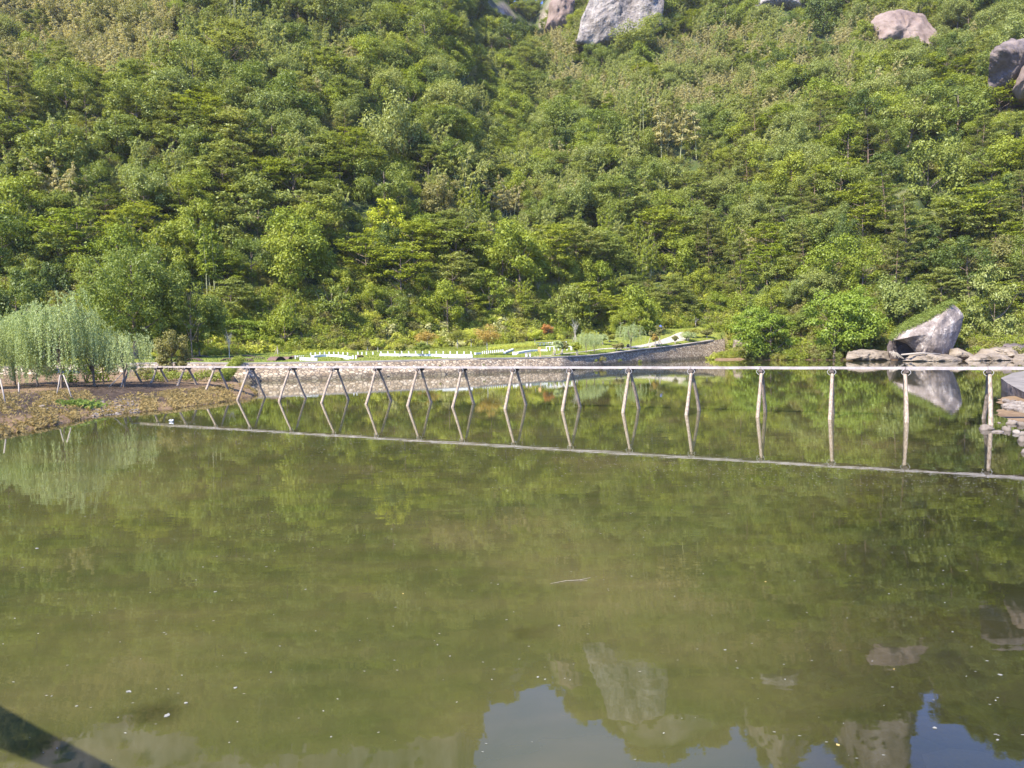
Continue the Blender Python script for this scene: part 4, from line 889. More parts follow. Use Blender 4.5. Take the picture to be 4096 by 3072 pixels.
# ------------------------------------------------------------------ placing on the lawn
COPPX = np.array([c[0] for c in COP]); COPPY = np.array([c[1] for c in COP], float); FPXX = np.array([c[0] for c in FOOT]); FPYY = np.array([c[1] for c in FOOT], float)
def lawn(px, py):
    c, f = np.interp(px, COPPX, COPPY), np.interp(px, FPXX, FPYY)
    t = (c - 1.5 - py) / max(c - f, 4); t = min(max(t, 0.03), 1.25)
    Yc, Yf = np.interp(px, COPPX, [q[2] for q in COP]), np.interp(px, FPXX, [q[2] for q in FOOT]); Y = Yc + 1.0 + t * (Yf - Yc - 1.0)
    p = atY(px, py, Y); return Vector((p.x, p.y, terr1(p.x, p.y)))
def mpp(p): return p.y / FPX
def sapling(px, py, top, cw, mat, label, stakes=3, seed=0, crown_h=None, bark='pale_bark', stake_h=.36, lean=0.0, n=30, name='young_tree', dense=90):
    p = lawn(px, py); s_ = mpp(p); H = (py - top) * s_; W = cw * s_ / 2; r = np.random.default_rng(1000 + seed)
    o = empty(name, p, label, 'young tree', 'young trees on the lawn')
    ch = crown_h * s_ if crown_h else H * .6
    top_ = np.array([lean * H, 0, H - ch * .45]); parts = [tube([[0, 0, -.15], top_ * .5 + [0, 0, 0], top_], [.09, .07, .03], 6, False)]
    for i in range(6):
        an = i * 1.1; e = top_ + np.array([math.cos(an) * W * .7, math.sin(an) * W * .7, ch * .2]); parts.append(tube([top_ * .7, (top_ * .8 + e) / 2, e], [.035, .025, .01], 4, False))
    obj('trunk', mesh_np('trunk', *join(parts), [M[bark]], smooth=True), o)
    if mat:
        C, Rd = [], []
        for i in range(n):
            d = r.normal(size=3); d /= np.linalg.norm(d); q = r.uniform(.3, 1); c = W * .34 * r.uniform(.7, 1.2)
            C.append([lean * H + d[0] * W * q, d[1] * W * q, H - ch * .5 + d[2] * ch * .5 * q]); Rd.append([c, c, c * .7])
        obj('crown', mesh_np('crown', *leafcloud(C, Rd, dense, .24, .14, r), [M[mat]]), o)
    else: obj('branches', mesh_np('branches', *[x * 1 for x in proto_bare(seed, H, 30, spread=.2)], [M[bark]], smooth=True), o)
    for i in range(stakes):
        an = .5 + i * 6.283 / stakes; rr_ = H * stake_h * .45
        Vv, Ff = tube([[math.cos(an) * rr_, math.sin(an) * rr_, -.1], [-math.cos(an) * .1, -math.sin(an) * .1, H * stake_h * 1.05]], [.06, .055], 8)
        obj('stake', mesh_np('stake', Vv, Ff, [M['stake']], smooth=True), o)
    return o
SAP = [ # base px, base py, top py, crown width, leaf, label, stakes
 (918, 1432, 1322, 44, None, 'white-barked leafless tree standing among the brown arches', 0),
 (1110, 1417, 1340, 70, 'leaf_fresh', 'staked sapling with a brown tripod right of the bare white tree', 4),
 (1208, 1395, 1300, 66, 'leaf_pale', 'pale green sapling held by two crossed white poles', 2),
 (1333, 1398, 1325, 76, 'leaf_shrub', 'yellow-green sapling above the left white bench', 0),
 (1470, 1404, 1364, 30, 'leaf_olive', 'small sapling with tight brown stakes beside the round yellow bush', 3),
 (1512, 1412, 1356, 54, 'leaf_lime', 'round yellow-green ball-shaped tree behind the white posts', 0),
 (1600, 1431, 1372, 60, 'leaf_shrub', 'small green tree in front of the long white bench, left of two', 0),
 (1688, 1428, 1370, 64, 'leaf_mid', 'small green tree in front of the long white bench, right of two', 0),
 (1710, 1396, 1328, 92, 'leaf_goldgreen', 'orange-tinged sapling behind the long white bench', 1),
 (1830, 1396, 1318, 80, 'leaf_shrub', 'light green sapling with leaning brown stakes', 3),
 (1885, 1390, 1310, 80, 'leaf_lime', 'yellow-green sapling right of the leaning brown stakes', 0),
 (1949, 1422, 1306, 108, 'leaf_goldgreen', 'broad golden brown tree with curved pale trunk', 0),
 (2140, 1390, 1314, 60, 'leaf_lime', 'bushy lime green sapling above the litter bins', 0),
 (2156, 1336, 1262, 40, None, 'thin leafless tree above the lime green sapling', 0),
 (2193, 1358, 1294, 56, 'leaf_orange', 'orange-leaved sapling on the lawn', 0),
 (2301, 1374, 1284, 60, None, 'leafless brown tree tied to tall stakes', 4),
 (2216, 1422, 1362, 46, 'leaf_willow', 'young leaning willow left of the sloping path', 3),
 (2246, 1419, 1368, 44, 'leaf_olive', 'young leaning tree right behind the first leaning willow', 3),
 (2308, 1421, 1372, 40, 'leaf_fresh', 'small staked tree by the wall left of the twin willows', 3),
 (2438, 1374, 1340, 54, 'leaf_shrub', 'small staked tree far up the lawn', 2),
 (2411, 1384, 1342, 50, 'leaf_willow', 'small staked tree above the twin willows', 2),
 (2465, 1404, 1378, 34, 'leaf_olive', 'small tripod of stakes with a thin sapling, left of two', 4),
 (2484, 1404, 1372, 34, 'leaf_olive', 'small tripod of stakes with a thin sapling, right of two', 4),
 (2592, 1381, 1322, 22, 'leaf_olive', 'thin dark leaning sapling beside the path', 0),
 (2621, 1387, 1338, 30, 'leaf_goldgreen', 'small golden sapling by the wall near the path', 2),
 (2639, 1386, 1300, 44, 'leaf_olive', 'white-trunked sapling with a blue cloth in its top', 2),
 (2676, 1313, 1266, 60, 'leaf_shrub', 'staked tree at the top of the lawn, left of two', 1),
 (2721, 1303, 1256, 60, 'leaf_fresh', 'staked tree at the top of the lawn, right of two', 1),
 (2752, 1366, 1330, 70, 'leaf_willow', 'spiky staked tree beside the steps, nearer the wall', 4),
 (2770, 1352, 1318, 60, 'leaf_shrub', 'spiky staked tree beside the steps, farther from the wall', 4),
 (2701, 1375, 1345, 24, 'leaf_olive', 'tiny staked sapling between the path and the wall', 3),
 (2821, 1305, 1262, 44, None, 'tall white leafless staked tree at the right end of the lawn', 3),
 (2782, 1306, 1268, 44, None, 'second leafless staked tree at the right end of the lawn', 3),
 (2828, 1352, 1320, 54, 'leaf_olive', 'olive bush tree near the end of the wall', 2),
]
for i, q in enumerate(SAP): sapling(*q[:6], stakes=q[6], seed=i, lean=(.25 if 'leaning' in q[5] and 'stakes' not in q[5] else 0))
P['willow_small'] = proto_willow(41, 5.5, 2.6, 130, 'leaf_willow', .25)
P['willow_big'] = proto_willow(42, 9.0, 4.4, 220, 'leaf_willow', .16)
P['willow_mid'] = proto_willow(43, 8.0, 3.6, 230, 'leaf_willow', .08)
KIND['w'] = ('willow_tree', 'willow')
def lawn_tree(kind, px, py, hpx, H, label, rz=0.0):
    p = lawn(px, py); s_ = hpx * mpp(p) / H; return plant(kind, p, s_, rz, label)
lawn_tree('willow_small', 2344, 1414, 84, 5.9, 'left one of the twin lawn willows by the wall', .4)
lawn_tree('willow_small', 2378, 1412, 78, 5.9, 'right one of the twin lawn willows by the wall', 2.2)
lawn_tree('willow_small', 2524, 1397, 100, 5.9, 'tall willow beside the black bag on the lawn', 4.0)
lawn_tree('b4', 2560, 1345, 120, 10, 'light green tree at the back of the lawn above the willow', 1.0)
lawn_tree('b4', 2480, 1352, 110, 10, 'yellow-green tree left of the lawn path top', 2.0)

# shrub belt between lawn and wood
for x, y0, w, h, k, lab in ((60, 1330, 280, 330, 'd1', 'dark broadleaf tree behind the leftmost willow'), (800, 1410, 210, 250, 'b1', 'mid green tree right of the huge camphor tree'), (300, 1410, 260, 230, 'b3', 'bushy tree behind the big willow, left of the camphor trunk'), (-150, 1400, 300, 350, 'b1', 'broadleaf tree beyond the left edge'), (690, 1400, 170, 170, 'l2', 'low layered tree between the camphor and the bright bushes')):
    p = atY(x, 1420, 141); p.z = terr1(p.x, p.y); cw, ch = SCL[k]; plant(k, p, (w * mpp(p) / cw, w * mpp(p) / cw, h * mpp(p) / HGT[k]), x, lab)
r = np.random.default_rng(77); nsh = 0
for px in np.arange(610, 2960, 27.0):
    for row in range(2):
        x = px + r.uniform(-13, 13); f = r.uniform(.84, 1.0) if row == 0 else r.uniform(1.0, 1.2)
        c, ft = np.interp(x, COPPX, COPPY), np.interp(x, FPXX, FPYY); py = c - 1.5 - f * (c - ft)
        p = lawn(x, py)
        if 1540 < x < 2080: k = ('s2', 's4', 's1', 's2', 's6')[r.integers(5)]
        elif x < 1180: k = ('s5', 's1', 's5', 's2')[r.integers(4)]
        elif x < 1500: k = ('s6', 's1', 's3', 's6', 's2')[r.integers(5)]
        else: k = ('s1', 's3', 's5', 's6', 's2')[r.integers(5)]
        if x > 2300 and row == 0 and r.random() < .4: continue
        s_ = r.uniform(.5, .95) if row == 0 else r.uniform(.9, 1.6)
        lab = DESC[k] + ' along the lawn edge, ' + where(x, py)
        if lab in USED_LABELS: lab = lab.replace(' along', ' next to its twin along')
        USED_LABELS[lab] = 1
        plant(k, (p.x, p.y, p.z - .05), s_, r.random() * 6.28, lab, 'shrubs along the upper edge of the lawn'); nsh += 1
def hedge(pts, hpx, wm, mat, label, seed, name='hedge', on=lawn, cat='hedge', dens=34, leaf=(.16, .1)):
    r = np.random.default_rng(seed); Q = [on(*q) for q in pts]; s_ = mpp(Q[0]); H = hpx * s_; C, Rd = [], []
    for a, b in zip(Q[:-1], Q[1:]):
        n = max(2, int((b - a).length / .42))
        for i in range(n):
            q = a + (b - a) * (i / n)
            for k in range(2): C.append([q.x + r.normal(0, .12), q.y + (k - .5) * wm + r.normal(0, .1), q.z + H * r.uniform(.35, .75)]); Rd.append([.34, wm * .45, H * .42])
    org = np.array(Q[0]); V, F = leafcloud(np.array(C) - org, Rd, dens, leaf[0], leaf[1], r)
    return tag(obj(name, mesh_np(name, V, F, [M[mat]]), None, org), label, cat)
hedge([(1180, 1422), (1250, 1417), (1330, 1415), (1420, 1419)], 22, 1.2, 'leaf_lime', 'clipped yellow-green hedge curving behind the left white bench', 51)
hedge([(1600, 1409), (1700, 1406), (1800, 1405), (1900, 1405), (1950, 1404)], 17, 1.4, 'leaf_shrub', 'clipped green hedge behind the long white bench', 52)
hedge([(1950, 1412), (2000, 1404), (2070, 1397), (2150, 1393)], 20, 1.2, 'leaf_lime', 'curved clipped hedge above the right white bench', 53)
hedge([(2060, 1402), (2110, 1400), (2160, 1397)], 15, 1.0, 'leaf_shrub', 'low clipped hedge behind the litter bins', 54)
hedge([(2150, 1380), (2200, 1377), (2290, 1374)], 14, 1.2, 'leaf_shrub', 'hedge row above the upper white frames', 55)
hedge([(2290, 1398), (2330, 1396)], 16, 1.0, 'leaf_fresh', 'short leafy hedge right of the white frames', 57)
hedge([(1190, 1440), (1215, 1437)], 14, .8, 'leaf_shrub', 'small leafy clump at the left end of the left white bench', 58)

# white garden benches, posts and frames
def strip(pts, h, w, label, seed=0):
    Q = [lawn(*q) for q in pts]; org = np.array(Q[0]); parts = []
    for a, b in zip(Q[:-1], Q[1:]):
        a_ = np.array(a) - org; b_ = np.array(b) - org; e = (b_ - a_) * .003; h_ = h * .72; w_ = w * .6; a_[2] += h_ / 2 - .05; b_[2] += h_ / 2 - .05; parts.append(beam(a_ + e, b_ - e, w_, h_))
    o = empty('garden_bench', org, label, 'bench', 'white benches on the lawn'); obj('base', mesh_np('base', *join(parts), [M['white']]), o)
    cap = []
    for a, b in zip(Q[:-1], Q[1:]):
        a_ = np.array(a) - org; b_ = np.array(b) - org; e = (b_ - a_) * .004; a_[2] += h * .72 - .05 + .045; b_[2] += h * .72 - .05 + .045; cap.append(beam(a_ + e, b_ - e, w * .6 + .14, .08))
    obj('seat', mesh_np('seat', *join(cap), [M['white']]), o)
strip([(1204, 1441), (1225, 1442), (1250, 1443), (1270, 1443)], .55, .8, 'white low bench block at the left end of the curved bench')
strip([(1250, 1432), (1275, 1429), (1300, 1428), (1330, 1428), (1360, 1430), (1385, 1434), (1400, 1437)], .45, .9, 'curved white bench in front of the clipped yellow-green hedge')
strip([(1376, 1438), (1397, 1438)], .35, .8, 'small white block at the right end of the curved bench')
strip([(1520, 1427), (1600, 1427.5), (1680, 1427.5), (1768, 1428)], .5, .6, 'long straight white bench behind the small lawn trees')
strip([(1768, 1431), (1830, 1430.5), (1890, 1430)], .72, .8, 'thick bright white bench block at the middle of the lawn')
strip([(1900, 1421), (1922, 1420)], .4, .6, 'short white bench block right of the thick white one')
strip([(2018, 1417), (2035, 1411), (2052, 1405)], .42, .6, 'short slanting white bench left of the bins')
strip([(2068, 1418), (2095, 1413), (2125, 1409), (2160, 1407), (2190, 1407)], .42, .7, 'long curved white bench behind the litter bins')
posts = []
for x in np.arange(1243, 1400, 18.5): posts.append((x, 1423 - 3 * math.sin((x - 1243) / 157 * 3.14), 11))
for x in (1432, 1448, 1466, 1492): posts.append((x, 1422, 13))
for x in np.arange(1524, 1905, 27.7): posts.append((x, 1421, 13))
for x in np.arange(1930, 2015, 8.2): posts.append((x, 1419 - (x - 1930) * .10, 12))
for x in np.arange(1182, 1216, 8): posts.append((x, 1437, 15))
for x in (1412, 1424): posts.append((x, 1437, 16))
for x in np.arange(2052, 2070, 6): posts.append((x, 1422, 14))
base_me = mesh_np('post', *box((0, 0, .5), (1, 1, 1)), [M['white']]); cap_me = mesh_np('cap', *join([box((0, 0, 1.04), (1.3, 1.3, .08)), box((0, 0, 1.10), (.7, .7, .04))]), [M['white']])
for i, (x, y, h) in enumerate(posts):
    p = lawn(x, y); k = mpp(p) * h
    o = empty('garden_post', (p.x, p.y, p.z - .02), 'short white square post by the white benches, ' + '%.1f%% across, %.1f%% down' % (x / 40.96, y / 30.72), 'post', 'white posts around the benches', 0, (.17, .17, k * .85))
    obj('shaft', base_me, o); obj('cap', cap_me, o)
fr_me = mesh_np('frame', *join([box((-.32, 0, .35), (.09, .09, .7)), box((.0, 0, .74), (.8, .11, .08)), box((.3, .0, .35), (.09, .09, .7))]), [M['white']])
fl = [(x, 1387 - (x - 2150) * .03, .9) for x in np.arange(2152, 2266, 15.5)] + [(x, 1406 - (x - 2192) * .01, 1.1) for x in np.arange(2192, 2300, 17)]
for x, y, k in fl:
    p = lawn(x, y); o = obj('white_frame', fr_me, None, p); o.scale = (k, k, k)
    tag(o, 'thin white open frame standing on the lawn, ' + '%.1f%% across, %.1f%% down' % (x / 40.96, y / 30.72), 'frame', 'white open frames right of the benches')

# low brown arches
def arch(px0, px1, py, hpx, label, seed, tilt=0.0, solid=False):
    p0, p1 = lawn(px0, py), lawn(px1, py); c = (p0 + p1) / 2; W = (p1 - p0).length; H = hpx * mpp(c) * .95; c.z = terr1(c.x, c.y)
    o = empty('garden_arch', c, label, 'arch', 'low brown arches on the lawn', tilt); r = np.random.default_rng(seed)
    N = 16; prof = [((i / N - .5) * W, H * (1 - abs(2 * i / N - 1) ** 2.4)) for i in range(N + 1)]
    dp = 1.5 if not solid else 2.4; V, F = [], []
    for x, z in prof: V += [[x, -dp / 2, z], [x, dp / 2, z], [x, dp / 2, z - .10], [x, -dp / 2, z - .10]]
    for i in range(N):
        a = i * 4; b = a + 4
        for k in range(4): F.append([a + k, a + (k + 1) % 4, b + (k + 1) % 4, b + k])
    obj('arched_top', mesh_np('arched_top', V, F, [M['corten']], smooth=False), o)
    parts = []
    for i in range(3, N - 2, 2):
        x, z = prof[i]
        for s_ in (-1, 1): parts.append(box((x, s_ * dp * .42, (z - .1) / 2 - .05), (.07, .07, max(z - .02, .1))))
    if solid: parts.append(box((-W * .2, dp * .3, H * .3), (W * .3, .1, H * .5)))
    obj('balusters', mesh_np('balusters', *join(parts), [M['dark_timber']]), o)
for i, a_ in enumerate([(741, 811, 1445, 12, 'brown arch nearest the wall, leftmost of the nine'), (758, 836, 1429, 8, 'far flat brown arch at the left, above the leftmost one'), (881, 960, 1445, 13, 'long brown arch in front of the white bare tree'), (949, 1016, 1446, 12, 'brown arch overlapping the right end of the long one'), (928, 1014, 1428, 8, 'far flat brown arch right of the white bare tree'), (1003, 1057, 1439, 11, 'small brown arch right of the overlapping pair'), (1082, 1129, 1443, 17, 'tall rounded brown arch shell left of the white benches'), (1128, 1156, 1438, 11, 'short brown arch shell seen end on'), (1163, 1198, 1434, 11, 'brown arch shell touching the left end of the white posts'), (1425, 1456, 1431, 9, 'small brown arch between the curved bench and long bench')]):
    arch(*a_, seed=i, tilt=(.0, .1, -.05, .15, .05, .3, .9, 1.1, .5, .3)[i], solid=i in (6, 7, 8, 9))

# litter bins, sign, bag, path, steps
for k, (px, lab) in enumerate(((2105, 'left one of two grey-brown litter bins at the wall'), (2119, 'right one of two grey-brown litter bins at the wall'))):
    p = lawn(px, 1428); o = empty('litter_bin', p, lab, 'litter bin', 'litter bins by the wall'); h = 17 * mpp(p)
    obj('body', mesh_np('body', *box((0, 0, h * .42), (.42, .42, h * .84)), [M['bin']]), o); obj('panel', mesh_np('panel', *box((.05, -.225, h * .3), (.26, .03, h * .5)), [M['white']]), o)
    obj('lid', mesh_np('lid', *join([box((0, 0, h * .96), (.5, .5, h * .09)), box((-.21, 0, h * .88), (.05, .44, h * .1)), box((.21, 0, h * .88), (.05, .44, h * .1))]), [M['bin']]), o)
p = lawn(2161, 1427); h = 37 * mpp(p); o = empty('notice_board', p, 'orange notice board on a thin post right of the litter bins', 'sign')
obj('post', mesh_np('post', *join([box((0, 0, h / 2), (.09, .09, h)), box((0, 0, .06), (.35, .35, .1))]), [M['orange_board']]), o); obj('board', mesh_np('board', *join([box((-.16, -.05, h * .78), (.5, .06, h * .42)), box((-.16, -.085, h * .78), (.42, .02, h * .34))]), [M['orange_board']]), o)
p = lawn(2512, 1393); Vv, Ff = join([rock((0, 0, .38), (.42, .32, .42), 71, 8, .3), rock((.22, .05, .72), (.2, .2, .16), 72, 6, .3)]); tag(obj('bag', mesh_np('bag', Vv, Ff, [M['black']], smooth=True), None, p), 'black bulky bag at the foot of the tall lawn willow', 'bag')
p = lawn(2599, 1390); tag(obj('stone_block', mesh_np('stone_block', *join([box((0, 0, .2), (.5, .4, .4)), box((0, 0, .42), (.44, .34, .05))]), [M['coping']]), None, p), 'small pale cube on the wall edge below the path', 'block')
p = atY(2642, 1308, lawn(2639, 1386).y - .3); Vv, Ff = rock((0, 0, 0), (.33, .12, .45), 73, 7, .5); tag(obj('cloth', mesh_np('cloth', Vv, Ff, [M['blue']], smooth=True), None, p), 'blue cloth caught in the white-trunked sapling', 'cloth')
def ribbon(name, pts, zoff, mat, label, kind='structure'):
    V, F = [], []; n = len(pts)
    for (x, y, w) in pts:
        p = lawn(x, y)
        for s_ in (-1, 1): V.append([p.x, p.y + s_ * w / 2, 0])
    V = np.array(V); A = []
    for i in range(n - 1):
        for k in range(8):
            t = k / 8; A.append(V[2 * i] * (1 - t) + V[2 * i + 2] * t); A.append(V[2 * i + 1] * (1 - t) + V[2 * i + 3] * t)
    A = np.array(A); A[:, 2] = terr(A[:, 0], A[:, 1]) + zoff; m = len(A) // 2
    F = [[2 * i, 2 * i + 2, 2 * i + 3, 2 * i + 1] for i in range(m - 1)]
    tag(obj(name, mesh_np(name, A, F, [M[mat]])), kind=kind)
ribbon('path', [(2130, 1428, .9), (2200, 1423, 1.0), (2300, 1413, 1.1), (2400, 1401, 1.3), (2500, 1394, 2.0), (2560, 1388, 3.0), (2620, 1377, 3.5), (2680, 1362, 6.0), (2720, 1350, 9.0), (2748, 1341, 9)], .05, 'path', '')
stp = empty('stone_steps', lawn(2732, 1352), 'pale stone steps at the upper end of the lawn path', 'steps')
for k in range(5):
    q = lawn(2722 + k * 8, 1350 - k * 3) - Vector(stp.location); obj('step', mesh_np('step', *box((q.x, q.y, q.z + .10), (3.2, .9, .28)), [M['path']]), stp)

# ------------------------------------------------------------------ far shore on the right: boulder, ledges, plants
def shoreY(px): d = ray(px, 1440); return float(np.interp(d.x / d.y, SH_U, SH_Y))
BY = 153.0
bl = empty('boulder', atY(3700, 1432, BY), 'huge pointed grey boulder with a mossy left slope on the far shore', 'boulder')
def child_rock(name, outline, Y, depth, mat, seed, rough, bulge, parent, lean=0.0):
    o = grid_rock(name, outline, Y, depth, mat, '', '', seed, rough, bulge, parent=parent, lean=lean); o.location = Vector(o.location) - Vector(parent.location); return o
child_rock('rock_body', [(3808, 1214), (3831, 1231), (3850, 1253), (3856, 1268), (3848, 1295), (3842, 1325), (3827, 1357), (3812, 1393), (3798, 1418), (3782, 1440), (3740, 1442), (3690, 1440), (3668, 1425), (3652, 1398), (3625, 1375), (3590, 1362), (3568, 1362), (3581, 1346), (3602, 1327), (3651, 1302), (3700, 1284), (3732, 1263), (3769, 1241), (3794, 1220)], BY, 12, 'boulder', 21, .45, .30, bl, lean=.12)
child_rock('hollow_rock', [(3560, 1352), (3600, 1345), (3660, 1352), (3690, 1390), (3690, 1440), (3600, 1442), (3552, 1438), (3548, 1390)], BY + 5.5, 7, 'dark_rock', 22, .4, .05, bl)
r = np.random.default_rng(5); C, Rd = [], []; org = Vector(bl.location)
edge = [(3572, 1352), (3581, 1343), (3602, 1324), (3651, 1298), (3700, 1280), (3732, 1259), (3769, 1237), (3794, 1216), (3815, 1208)]
for a_, b_ in zip(edge[:-1], edge[1:]):
    n = max(3, int(math.hypot(b_[0] - a_[0], b_[1] - a_[1]) / 4))
    for i in range(n):
        t = i / n; x, y = a_[0] + (b_[0] - a_[0]) * t, a_[1] + (b_[1] - a_[1]) * t
        for k in range(4):
            f = k / 3; th = 20 * math.sin(min(max((x - 3565) / 250, 0), 1) * math.pi) ** .6
            q = atY(x - f * th * .6, y - f * th + 3, BY - .5 + f * 5) - org; C.append(list(q + Vector(r.normal(0, .15, 3)))); Rd.append([.75, 1.1, .5])
obj('moss_cover', mesh_np('moss_cover', *leafcloud(C, Rd, 60, .26, .12, r, droop=.4), [M['moss']]), bl)
LEDGE = [
 ([(3385, 1440), (3392, 1408), (3440, 1398), (3500, 1400), (3552, 1406), (3565, 1440), (3480, 1450)], 157, 8, 'ledge', 'tan earth ledge left of the huge boulder', 41),
 ([(3612, 1446), (3640, 1416), (3700, 1412), (3790, 1420), (3852, 1438), (3840, 1448), (3720, 1452)], 147.5, 6, 'ledge', 'long flat pale ledge in front of the huge boulder', 42),
 ([(3858, 1446), (3880, 1424), (3960, 1414), (4020, 1420), (4060, 1440), (3990, 1450)], 145.5, 6, 'ledge', 'flat pale ledge right of the huge boulder', 43),
 ([(3790, 1436), (3800, 1396), (3830, 1392), (3880, 1412), (3920, 1436)], 151, 7, 'ledge', 'sloping rock wedged against the right side of the boulder', 44),
 ([(3880, 1434), (3930, 1396), (3990, 1386), (4060, 1390), (4120, 1400), (4130, 1440)], 152, 10, 'ledge', 'broad layered rock behind the right-hand ledge', 45),
 ([(4000, 1400), (4015, 1376), (4060, 1371), (4130, 1376), (4200, 1390), (4180, 1440), (4060, 1410)], 155, 9, 'dark_rock', 'dark topped rock at the right edge of the far shore', 46),
 ([(4040, 1446), (4060, 1420), (4110, 1412), (4250, 1420), (4260, 1450)], 146, 8, 'ledge', 'pale rock at the waterline on the right edge', 47),
 ([(2930, 1392), (2935, 1358), (2960, 1348), (2985, 1370), (2990, 1400)], 196, 6, 'ledge', 'bare clay scar at the end of the retaining wall', 50),
]
for o_, Y, dp, mt, lab, sd in LEDGE: grid_rock('shore_rock', o_, Y, dp, mt, lab, 'rock', sd, 1.3, .30, lean=.8)
Vv, Ff = tube([np.array(atY(3605, 1419, 147)), np.array(atY(3680, 1413, 146.6)), np.array(atY(3760, 1416, 147))], [.16, .2, .12], 8); o0 = Vv[0].copy(); tag(obj('driftwood_log', mesh_np('driftwood_log', Vv - o0, Ff, [M['stake']], smooth=True), None, o0), 'pale driftwood log lying along the ledge by the boulder', 'log')
r = np.random.default_rng(9); parts = []
for i in range(14):
    a_ = atY(3562 + r.uniform(-5, 12), 1402 + r.uniform(0, 10), 150.5); b_ = atY(3585 + r.uniform(-20, 32), 1426 + r.uniform(-2, 10), 149); parts.append(tube([np.array(a_), np.array((a_ + b_) / 2) + [0, 0, .3], np.array(b_)], [.08, .06, .03], 5, False))
Vv, Ff = join(parts); o0 = Vv[0].copy(); tag(obj('root_tangle', mesh_np('root_tangle', Vv - o0, Ff, [M['stake']], smooth=True), None, o0), 'tangle of washed-up roots at the left foot of the boulder', 'roots')
# shore shrubs
def at_shore(px, back):
    d = ray(px, 1440); Y = shoreY(px) + back; X = d.x / d.y * Y; return Vector((X, Y, max(terr1(X, Y), -.1)))
r = np.random.default_rng(15)
for px in np.arange(2850, 4150, 50.0):
    for row in range(4):
        x = px + r.uniform(-8, 8)
        if row == 0 and 3385 < x: continue
        if 3560 < x < 3860 and row < 3: continue
        p = at_shore(x, (1.0, 5.5, 11, 17)[row] + r.uniform(-1, 1.5))
        k = ('s5', 's2', 's5', 's1')[r.integers(4)] if x < 3000 else ('s3', 's5', 's1', 's3', 's6')[r.integers(5)]
        lab = DESC[k] + ' on the rocky far shore, ' + where(x, proj(p)[1]); lab = lab if lab not in USED_LABELS else lab.replace(' on the', ' behind its twin on the'); USED_LABELS[lab] = 1
        plant(k, (p.x, p.y, p.z - .1), r.uniform(.7, 1.1) * (.8, 1.1, 1.3, 1.6)[row], r.random() * 6.28, lab, 'shrubs on the far shore')
for i in range(22):
    px = r.uniform(2838, 2995); back = r.random(); p = atY(px, 1436, 183.5 + 9 * back); p.z = max(terr1(p.x, p.y), 0) + .2; k = ('s5', 's2', 's5', 's1')[i % 4]
    plant(k, (p.x, p.y, p.z - .3), r.uniform(.55, .9), i * 1.7, DESC[k] + ' on the clay spit, ' + where(px, 1430 - 26 * back), 'shrubs on the far shore')
# plants growing on the wall
for px, py, w in ((2413, 1440, 36), (2385, 1446, 18), (2480, 1444, 16), (1935, 1462, 12), (1760, 1466, 12), (2560, 1450, 20), (1520, 1468, 10)):
    d = ray(px, py); Y = float(np.interp(d.x / d.y, COP_U, COP_Y)) - 3.2; p = atY(px, py, Y); s_ = w * mpp(p) / 3.4
    plant('s6' if w > 30 else 's3', (p.x, p.y, p.z - .6 * s_), s_, px, 'plant growing out of the stone wall, ' + where(px, py), 'plants on the retaining wall')

# ------------------------------------------------------------------ right edge: concrete ramp, stones, gravel
rp = empty('boat_ramp', (42.8, 68, 0), 'pale concrete ramp with undercut side coloured dark for its shade at the right edge', 'ramp'); ro = np.array([42.8, 68, 0])
top = [np.array(onz(4003, 1512, 1.05)), np.array(onz(4030, 1532, .9)), np.array(onz(4060, 1549, .75)), np.array(onz(4100, 1570, .6)), np.array(onz(4180, 1610, .5)), np.array([75, 52, .7]), np.array([85, 80, 1.2]), np.array(onz(4100, 1483, 1.15)), np.array(onz(4050, 1492, 1.12))]
n = len(top); cen = np.mean(top, axis=0); V = [cen] + top + [t + np.array([.05, .25, -.10]) * 1 for t in top] + [np.array([t[0] + .5, t[1] + .5, -1.2]) for t in top]
F = []
for i in range(n):
    j = (i + 1) % n; F += [[0, 1 + i, 1 + j, 1 + j], ]
Vt = [cen] + top; Ft = [(0, 1 + i, 1 + (i + 1) % n) for i in range(n)]
me = bpy.data.meshes.new('ramp_top'); me.from_pydata([tuple(v - ro) for v in Vt], [], Ft); me.materials.append(M['slab']); obj('ramp_top', me, rp)
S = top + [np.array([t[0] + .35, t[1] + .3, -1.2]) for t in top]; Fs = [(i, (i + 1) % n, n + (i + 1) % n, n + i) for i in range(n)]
me = bpy.data.meshes.new('ramp_side'); me.from_pydata([tuple(v - ro) for v in S], [], Fs); me.materials.append(M['dark_rock']); obj('ramp_side', me, rp)  # side takes the dark rock colour to stand for its shade
for i, (px, py, w, h, lab) in enumerate([(3945, 1718, 46, 20, 'rounded stone standing out of the water at the foot of the last bridge leg'), (3989, 1728, 46, 9, 'flat stone just awash right of the last bridge leg'), (4027, 1722, 32, 20, 'pale double stone in the shallows'), (4065, 1733, 26, 14, 'small pale egg-shaped stone in the shallows'), (4092, 1738, 26, 12, 'small stone cut by the right edge of the photo'), (4088, 1764, 30, 22, 'pale stone at the right edge below the others'), (4050, 1695, 38, 18, 'angular grey stone in front of the gravel'), (4084, 1701, 34, 16, 'grey stone at the right edge beside the gravel'), (3996, 1692, 16, 4, 'tiny flat stone alone in the water'), (4096, 1812, 24, 16, 'lowest stone at the right edge')]):
    p = onz(px, py); k = p.length / FPX; Vv, Ff = rock((0, 0, 0), (w * k / 2, w * k * .42, h * k * .8), 400 + i, 10, .5, rz=i)
    tag(obj('river_stone', mesh_np('river_stone', Vv, Ff, [M['pebble']], smooth=True), None, (p.x, p.y, .0)), lab, 'stone', 'stones in the shallows at the right')
